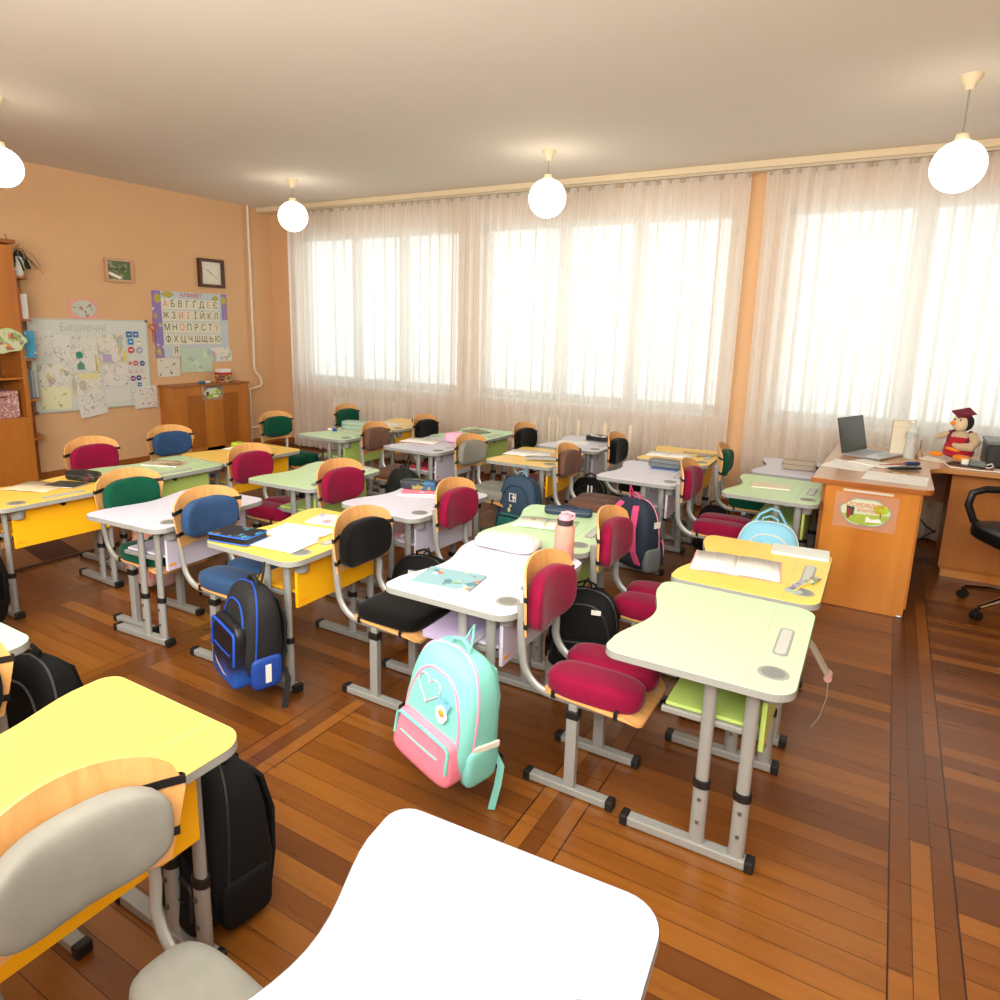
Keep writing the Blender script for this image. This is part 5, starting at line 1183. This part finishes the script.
# ------------------------------------------------------------------ backpacks
def backpack(lab, loc, rz, main, pocket, pipe, w=0.32, d=0.17, h=0.44, side=None, hang=0.0, tilt=0.0, e=0.55, straps=None, tail=False, nme='backpack', pz=None, pk=(0.24, 0.20)):
    t = thing(nme, lab, 'backpack', loc, rz); t.rotation_euler[1] = tilt*D2R
    def shp(x, y, z):
        k = (z+h/2)/h; s = 1.0-0.16*max(0, k-0.45)**1.3/0.55**1.3*1.0; s2 = 1.0-0.30*max(0, k-0.3)/0.7
        wr = 0.0035*math.sin(31*x+17*z)+0.003*math.sin(47*z-23*x+2)
        return (x*s*(1+0.3*wr), y*s2*(1+wr*4)+0.015*(k-0.5), z)
    MB().sq((0, 0, h/2), (w/2, d/2, h/2), e, 0.5, 40, 24, shp).build('bag_body', main, t, smooth=True)
    p = MB().sq((0, -d*0.44, h*pk[0]), (w*0.43, d*0.19, h*pk[1]), 0.35, 0.35, 30, 14, lambda x, y, z: (x*(1-0.06*z/(h*pk[1])), y*(1-0.25*(z/(h*pk[1]))), z)).build('front_pocket', pocket, t, smooth=True)
    zt = h*(pk[0]+pk[1]*0.80)
    MB().tube([(-w*0.395, -d*0.622, h*(pk[0]-0.05)), (-w*0.385, -d*0.600, zt-0.012), (-w*0.35, -d*0.598, zt), (0, -d*0.603, zt+0.004), (w*0.35, -d*0.598, zt), (w*0.385, -d*0.600, zt-0.012), (w*0.395, -d*0.622, h*(pk[0]-0.05))], 0.006, 8).build('pocket_zip', pz or pipe, p, smooth='auto')
    MB().tube([(-w*0.30, -d*0.632, h*(pk[0]+0.02)), (0, -d*0.640, h*(pk[0]+0.02)), (w*0.27, -d*0.632, h*(pk[0]+0.02))], 0.003, 6).build('pocket_slit', pz or pipe, p)
    def front(x, z, off=0.0):
        k = min(0.999, max(0.001, z/h)); zz = 2*k-1; ct = (1-abs(zz)**(2/e))**(e/2); s = 1.0-0.16*max(0, k-0.45)**1.3/0.55**1.3
        s2 = 1.0-0.30*max(0, k-0.3)/0.7; c = min(0.999, abs(x/(w/2*ct*s))); return (x, -d/2*ct*(1-c**4)**0.25*s2+0.015*(k-0.5)-off, z)
    def arch(fr, zt, n=26, z0=0.12):
        P = []
        for q in range(n+1):
            aa = PI*q/n; c_ = math.copysign(abs(math.cos(aa))**0.6, math.cos(aa)); z = h*z0+(h*zt-h*z0)*abs(math.sin(aa))**0.65
            k = z/h; s = 1.0-0.16*max(0, k-0.45)**1.3/0.55**1.3; ct = (1-abs(2*k-1)**(2/e))**(e/2)
            P.append(front(w/2*s*fr*c_*min(1, ct*1.02), z, -0.001))
        return P
    MB().tube(arch(0.80, 0.86), 0.005, 6).build('piping', pipe, t)
    MP = []
    for q in range(-12, 13):
        th = (PI/2-0.12-abs(q)/12*(PI/2+0.55)) if q else PI/2
        ct = abs(math.cos(th))**e; z = h/2+h/2*math.copysign(abs(math.sin(th))**e, math.sin(th)); k = z/h
        s = 1.0-0.16*max(0, k-0.45)**1.3/0.55**1.3; s2 = 1.0-0.30*max(0, k-0.3)/0.7
        MP.append((math.copysign(w/2*ct*s*0.985, q) if q else 0, -d/2*ct*0.45*s2+0.015*(k-0.5), z))
    MB().tube(MP, 0.0045, 6).build('piping', pipe, t)
    for s in (-1, 1):
        MB().sq((s*w*0.46, 0.0, h*0.19), (w*0.075, d*0.33, h*0.17), 0.4, 0.5, 20, 10).build('side_pocket', side or main, t, smooth=True)
        yb = d*0.42
        MB().ribbon([(s*w*0.17, yb-0.03, h*0.93), (s*w*0.22, yb-0.002, h*0.86), (s*w*0.25, yb+0.022, h*0.6), (s*w*0.27, yb+0.016, h*0.3), (s*w*0.33, yb-0.01, h*0.12)], 0.05, 0.012, (1, 0, 0)).build('shoulder_strap', straps or main, t, bevel=0.003)
    hz = h*0.97
    MB().tube([(-0.045, 0.01, hz-0.015), (-0.04, 0.012, hz+0.03), (0, 0.015, hz+0.045), (0.04, 0.012, hz+0.03), (0.045, 0.01, hz-0.015)], 0.009, 8, 0.006).build('grab_handle', straps or main, t, smooth='auto')
    if hang:
        MB().tube([(-0.025, 0.03, hz-0.01), (-0.01, 0.05, hz+hang*0.6), (0.0, 0.06, hz+hang), (0.012, 0.05, hz+hang*0.6), (0.025, 0.03, hz-0.01)], 0.006, 8, 0.003).build('hang_loop', straps or main, t, smooth='auto')
    if tail:
        MB().ribbon([(w*0.42, d*0.4, h*0.16), (w*0.50, d*0.45, h*0.06), (w*0.52, d*0.40, -h*0.10), (w*0.53, d*0.3, -tail)], 0.024, 0.003, (0.7, 0.7, 0)).build('strap_tail', straps or main, t)
    return t
MINT = mat('bag_mint', '#78c4b8', 0.7, noise=0.08, nscale=8, bump=0.12, bscale=200); PINKB = mat('bag_pink', '#e27f92', 0.6, noise=0.12, nscale=60); PINKP = mat('bag_pink_pipe', '#f08fae', 0.6)
t = backpack('mint backpack with pink front pocket hanging from the white desk', (-1.15, 1.73, 0.155), -15, MINT, PINKB, PINKP, 0.33, 0.21, 0.42, hang=0.08, tilt=7, e=0.5, tail=0.13, pz=mat('bag_mint', ''))
# heart outline and unicorn patch
hp = [(0.055*math.sin(a)**3, 0.05*(0.8125*math.cos(a)-0.3125*math.cos(2*a)-0.125*math.cos(3*a)-0.0625*math.cos(4*a))) for a in [2*PI*k/30 for k in range(31)]]
def onfront(x, z, off=0.003, h=0.42, w=0.33, d=0.21, e=0.5):
    k = z/h; zz = 2*k-1; ct = (1-abs(zz)**(2/e))**(e/2); s = 1.0-0.16*max(0, k-0.45)**1.3/0.55**1.3
    s2 = 1.0-0.30*max(0, k-0.3)/0.7; c = min(0.999, abs(x/(w/2*ct*s))); y = -d/2*ct*(1-c**(2/0.5))**(0.5/2)*s2+0.015*(k-0.5)
    return (x, y-off, z)
MB().tube([onfront(-0.03+x, 0.290+z) for x, z in hp], 0.0022, 6, cap=False).build('heart_print', mat('bag_heart', '#d2a9c0', 0.6), t)
pt = MB().prism([(0.026*math.cos(a)*(1+0.1*math.cos(5*a)), 0.03*math.sin(a)) for a in [2*PI*k/24 for k in range(24)]], 0, 0.004, Matrix.Translation(onfront(0.055, 0.246, 0.010)) @ Matrix.Rotation(PI/2, 4, 'X')).build('patch', PAPER, t)
MB().sq((0, 0, 0), (0.014, 0.004, 0.013), 1, 1, 14, 8, mtx=Matrix.Translation(onfront(0.058, 0.254, 0.015))).build('patch_orange', mat('patch_orange', '#d99a3a', 0.6), pt, smooth=True)
MB().prism([(-0.022, 0.0), (-0.03, 0.045), (-0.01, 0.025), (0.002, 0.05), (0.01, 0.025), (0.035, 0.038), (0.022, 0.0)], 0, 0.003, Matrix.Translation(onfront(0.058, 0.263, 0.009)) @ Matrix.Rotation(PI/2, 4, 'X')).build('patch_crown', mat('patch_blue', '#7db7dc', 0.6), pt)
MB().box(-0.05, 0.05, -0.004, 0.004, -0.010, 0.010, Matrix.Translation((0.172, 0.0, 0.150)) @ Matrix.Rotation(80*D2R, 4, 'Z')).build('pocket_edge', mat('mint_cream', '#dcdcc8', 0.6), t)

BKB = mat('bag_black', '#0f1113', 0.75, noise=0.15, nscale=20, bump=0.15, bscale=200); BPIP = mat('bag_blue_pipe', '#1247a8', 0.5); BBL = mat('bag_blue', '#143f92', 0.6, noise=0.2)
def galaxy_mat():
    m, nt, bb = nm('galaxy_print'); N, L = nt.nodes, nt.links
    tc = N.new('ShaderNodeTexCoord'); sp = N.new('ShaderNodeSeparateXYZ'); L.new(tc.outputs['Object'], sp.inputs[0])
    nz = N.new('ShaderNodeTexNoise'); nz.inputs['Scale'].default_value = 7; nz.inputs['Detail'].default_value = 5; L.new(tc.outputs['Object'], nz.inputs['Vector'])
    f = M_(nt, 'ADD', M_(nt, 'MULTIPLY', sp.outputs[2], -5.0), M_(nt, 'ADD', 0.75, M_(nt, 'MULTIPLY', nz.outputs['Fac'], 0.8)))
    cr = N.new('ShaderNodeValToRGB'); el = cr.color_ramp.elements; el[0].position = 0.25; el[0].color = rgb('#0b0d12'); el[1].position = 1.0; el[1].color = rgb('#1d58b4')
    k = el.new(0.6); k.color = rgb('#101c30'); L.new(f, cr.inputs[0]); L.new(cr.outputs[0], bb.inputs['Base Color']); bb.inputs['Roughness'].default_value = 0.45
    return m
t = backpack('black backpack with blue piping and blue side pocket under the yellow desk', (-2.20, 1.80, 0.115), -18, BKB, galaxy_mat(), BPIP, 0.30, 0.20, 0.42, side=BBL, hang=0.09, tilt=3, tail=0.14, pk=(0.36, 0.33))
MB().box(0.160, 0.163, -0.012, 0.012, 0.04, 0.12).build('reflective_tab', WHITE, t)
MB().tube([(0.075*math.cos(a)-0.01, -0.121+0.10*max(0, math.sin(a))*0.09, 0.185+0.075*math.sin(a)) for a in [2*PI*k/30 for k in range(31)]], 0.0025, 6, cap=False).build('ring_print', mat('ring_print', '#2c4f96', 0.5), t)
MB().tube([(-0.10, -0.119, 0.12), (-0.05, -0.127, 0.08), (0.02, -0.128, 0.06), (0.095, -0.122, 0.065)], 0.006, 6).build('flame_print', mat('flame_print', '#a08a90', 0.5), t)
NAVY = mat('bag_navy', '#2b4358', 0.8, noise=0.12, nscale=14, bump=0.12, bscale=200); TEAL = mat('bag_teal', '#1f6e68', 0.7)
t = backpack('navy backpack with small white emblem hanging beside the grey chair', (-2.165, 4.16, 0.10), -8, NAVY, TEAL, mat('navy_dark', '#131c28', 0.7), 0.33, 0.18, 0.47, hang=0.08, straps=mat('strap_paleblue', '#7d9fb4', 0.6))
e_ = MB()
for a in (0, 1, 2, 3):
    c, s = math.cos(a*PI/2), math.sin(a*PI/2)
    e_.box(-0.03, 0.03, -0.002, 0.002, 0.024, 0.030, Matrix.Translation((-0.01, -0.083, 0.325)) @ Matrix.Rotation(a*PI/2, 4, 'Y'))
e_.box(-0.013, 0.013, -0.086, -0.081, 0.32, 0.335).box(-0.006, 0.003, -0.086, -0.081, 0.30, 0.345).build('emblem', WHITE, t)
MB().sq((-0.03, -0.095, 0.235), (0.014, 0.004, 0.018), 1, 1, 12, 8).sq((-0.02, -0.092, 0.265), (0.010, 0.004, 0.012), 1, 1, 12, 8).build('figure_print', mat('print_cream', '#cfcf9c', 0.7), t, smooth=True)
t = backpack('navy and pink backpack hanging under the white desk with grey pencil case', (-1.30, 4.10, 0.10), 152, mat('bag_darknavy', '#1d2a3c', 0.75), mat('bag_navy_pocket', '#26364c', 0.75), PINKP, 0.36, 0.20, 0.46, hang=0.10, straps=mat('strap_pink', '#d8507f', 0.6), side=mat('bag_mesh_grey', '#6b7376', 0.7))
MB().box(-0.19, -0.186, -0.03, 0.02, 0.30, 0.34).build('white_label', WHITE, t)
LB = mat('bag_lightblue', '#86c8e0', 0.7, noise=0.06, nscale=10); 
t = backpack('light blue backpack with white piping leaning at the green desk', (-0.50, 4.10, 0.09), 6, LB, mat('bag_lightblue2', '#98d2e6', 0.7), mat('pipe_white', '#d9dcd6', 0.6), 0.36, 0.20, 0.44, hang=0.0)
MB().tube([(-0.11, 0.03, 0.36), (-0.06, 0.035, 0.47), (0.0, 0.04, 0.51), (0.04, 0.04, 0.50), (0.09, 0.035, 0.42), (0.14, 0.03, 0.28)], 0.016, 8, 0.008).build('carry_strap', LB, t, smooth='auto')
b = MB(); b.box(-0.022, 0.022, -0.102, -0.098, 0.30, 0.35); b.build('label_patch', mat('patch_skyblue', '#a8d8e2', 0.6), t)
BLB = mat('bag_plainblack', '#0a0b0c', 0.8, noise=0.2, nscale=15, spec=0.25)
ZG = mat('zip_dark', '#1f2021', 0.5)
t = backpack('black backpack with white tag under the green desk with the pink bottle', (-1.02, 2.60, 0.17), 14, BLB, BLB, ZG, 0.30, 0.2, 0.33, hang=0.04)
MB().box(0.04, 0.08, -0.10, -0.096, 0.26, 0.28).build('white_tag', WHITE, t)
t = backpack('black backpack with white tag under the white desk with camouflage case', (-1.93, 2.66, 0.06), 8, BLB, BLB, ZG, 0.34, 0.2, 0.39, hang=0.04)
MB().box(-0.03, 0.03, -0.10, -0.096, 0.32, 0.345).build('white_tag', WHITE, t)
backpack('black backpack hanging under the white desk with the pink pouch', (-3.22, 4.17, 0.08), -10, mat('bag_darkgreen', '#16201a', 0.8), BLB, ZG, 0.32, 0.18, 0.40, hang=0.12)
backpack('dark brown backpack hanging from the green desk with mint case', (-4.13, 4.16, 0.06), -10, mat('bag_brownblack', '#2a1d18', 0.8), BLB, ZG, 0.30, 0.18, 0.34, hang=0.16)
t = backpack('black backpack with two white stripes behind the brown cushioned chair', (-1.98, 5.0, 0.03), 0, BLB, BLB, ZG, 0.30, 0.18, 0.40)
for dx in (0, 0.03): MB().box(0.02+dx, 0.032+dx, -0.10, -0.096, 0.30, 0.36).build('white_stripe', WHITE, t)
backpack('small black bag standing on the floor below the green cushioned chair', (-1.0, 5.05, 0.002), 0, BLB, BLB, mat('zip_red', '#5a1f1c', 0.5), 0.24, 0.18, 0.34, nme='school_bag')
t = backpack('black backpack with silver piping hanging on the green desk at left edge', (-2.42, 1.05, 0.03), 10, BLB, BLB, mat('zip_grey', '#5d5f60', 0.4, 0.5), 0.36, 0.2, 0.43)
backpack('black backpack at the left picture edge beside the far left yellow desk', (-3.72, 1.42, 0.03), -40, BLB, BLB, ZG, 0.32, 0.2, 0.48)
backpack('black bag slumped beside the front leg of the large yellow desk', (-1.45, 1.04, 0.02), -10, BLB, BLB, ZG, 0.30, 0.22, 0.42, nme='school_bag')
t = backpack('pale pink school bag on the floor under the green cushioned chair', (-3.72, 2.35, 0.02), 0, mat('bag_palepink', '#b58f86', 0.8, noise=0.2), mat('bag_palepink2', '#a67d78', 0.8), mat('bag_orange_tag', '#e2622a', 0.6), 0.28, 0.16, 0.40, nme='school_bag')
# grey strap of a bag on the aisle side of yellow desk 4b
t = thing('bag_strap', 'beige grey bag strap dangling from the aisle side of the yellow desk', 'strap', (-0.16, 2.66, 0))
SG = mat('strap_greybeige', '#a39a8b', 0.8, noise=0.1)
MB().ribbon([(-0.02, 0.0, 0.50), (0.03, 0.0, 0.455), (0.075, 0.0, 0.385), (0.095, 0, 0.355)], 0.05, 0.014, (0, 1, 0)).build('padded_strap', SG, t, bevel=0.004)
MB().tube([(0.095, -0.028, 0.352), (0.095, 0.028, 0.352)], 0.014, 10).build('buckle', mat('buckle_pink', '#c99a94', 0.5), t, smooth='auto')
MB().ribbon([(0.095, 0, 0.35), (0.10, 0, 0.27), (0.085, 0, 0.19), (0.06, 0, 0.13)], 0.022, 0.003, (0, 1, 0)).build('webbing', SG, t)

# ------------------------------------------------------------------ light, world, camera
w = bpy.data.worlds.new('World'); bpy.context.scene.world = w; w.use_nodes = True
bg = w.node_tree.nodes['Background']; bg.inputs[0].default_value = (0.93, 0.98, 1.0, 1); bg.inputs[1].default_value = 2.3
def area(name, loc, target, sx, sy, power, col):
    l = bpy.data.lights.new(name, 'AREA'); l.shape = 'RECTANGLE'; l.size = sx; l.size_y = sy; l.energy = power; l.color = col
    o = bpy.data.objects.new(name, l); COL.objects.link(o); o.location = loc
    d = Vector(target)-Vector(loc); o.rotation_euler = d.to_track_quat('-Z', 'Y').to_euler(); return o
area('flash_bounce', (0.9, -1.2, 2.6), (-1.6, 3.2, 0.6), 2.6, 1.4, 150, (1.0, 0.985, 0.96))
area('overhead_fill', (-1.2, 0.2, 2.90), (-1.2, 0.2, 0), 5.0, 2.4, 100, (1.0, 0.985, 0.95))  # added overhead fill panel, not one of the room's fixtures
area('uplight_fill', (-1.5, -0.6, 2.0), (-2.2, 1.0, 3.0), 3.5, 1.2, 260, (1.0, 0.985, 0.95))  # added uplight that brightens the ceiling, standing in for bounced flash
sc = bpy.context.scene
sc.view_settings.view_transform = 'Standard'; sc.view_settings.look = 'None'; sc.view_settings.exposure = -0.12; sc.view_settings.gamma = 1.0
sc.cycles.max_bounces = 8; sc.cycles.transparent_max_bounces = 24; sc.cycles.diffuse_bounces = 4
F, YAW, PITCH, ROLL = 677.7, -0.53051, 0.20379, 0.02487
cy, sy = math.cos(YAW), math.sin(YAW); cp_, sp_ = math.cos(PITCH), math.sin(PITCH)
f = Vector((sy*cp_, cy*cp_, -sp_)); r = Vector((cy, -sy, 0)); u = r.cross(f)
r2 = r*math.cos(ROLL)+u*math.sin(ROLL); u2 = -r*math.sin(ROLL)+u*math.cos(ROLL)
cam = bpy.data.cameras.new('camera'); co = bpy.data.objects.new('camera', cam); COL.objects.link(co)
cam.sensor_width = 36; cam.lens = F*36/1000; cam.shift_x = 0.01196; cam.shift_y = -0.03352; cam.clip_start = 0.02
m = Matrix((r2, u2, -f)).transposed().to_4x4(); m.translation = (0, 0, 1.6); co.matrix_world = m
sc.camera = co
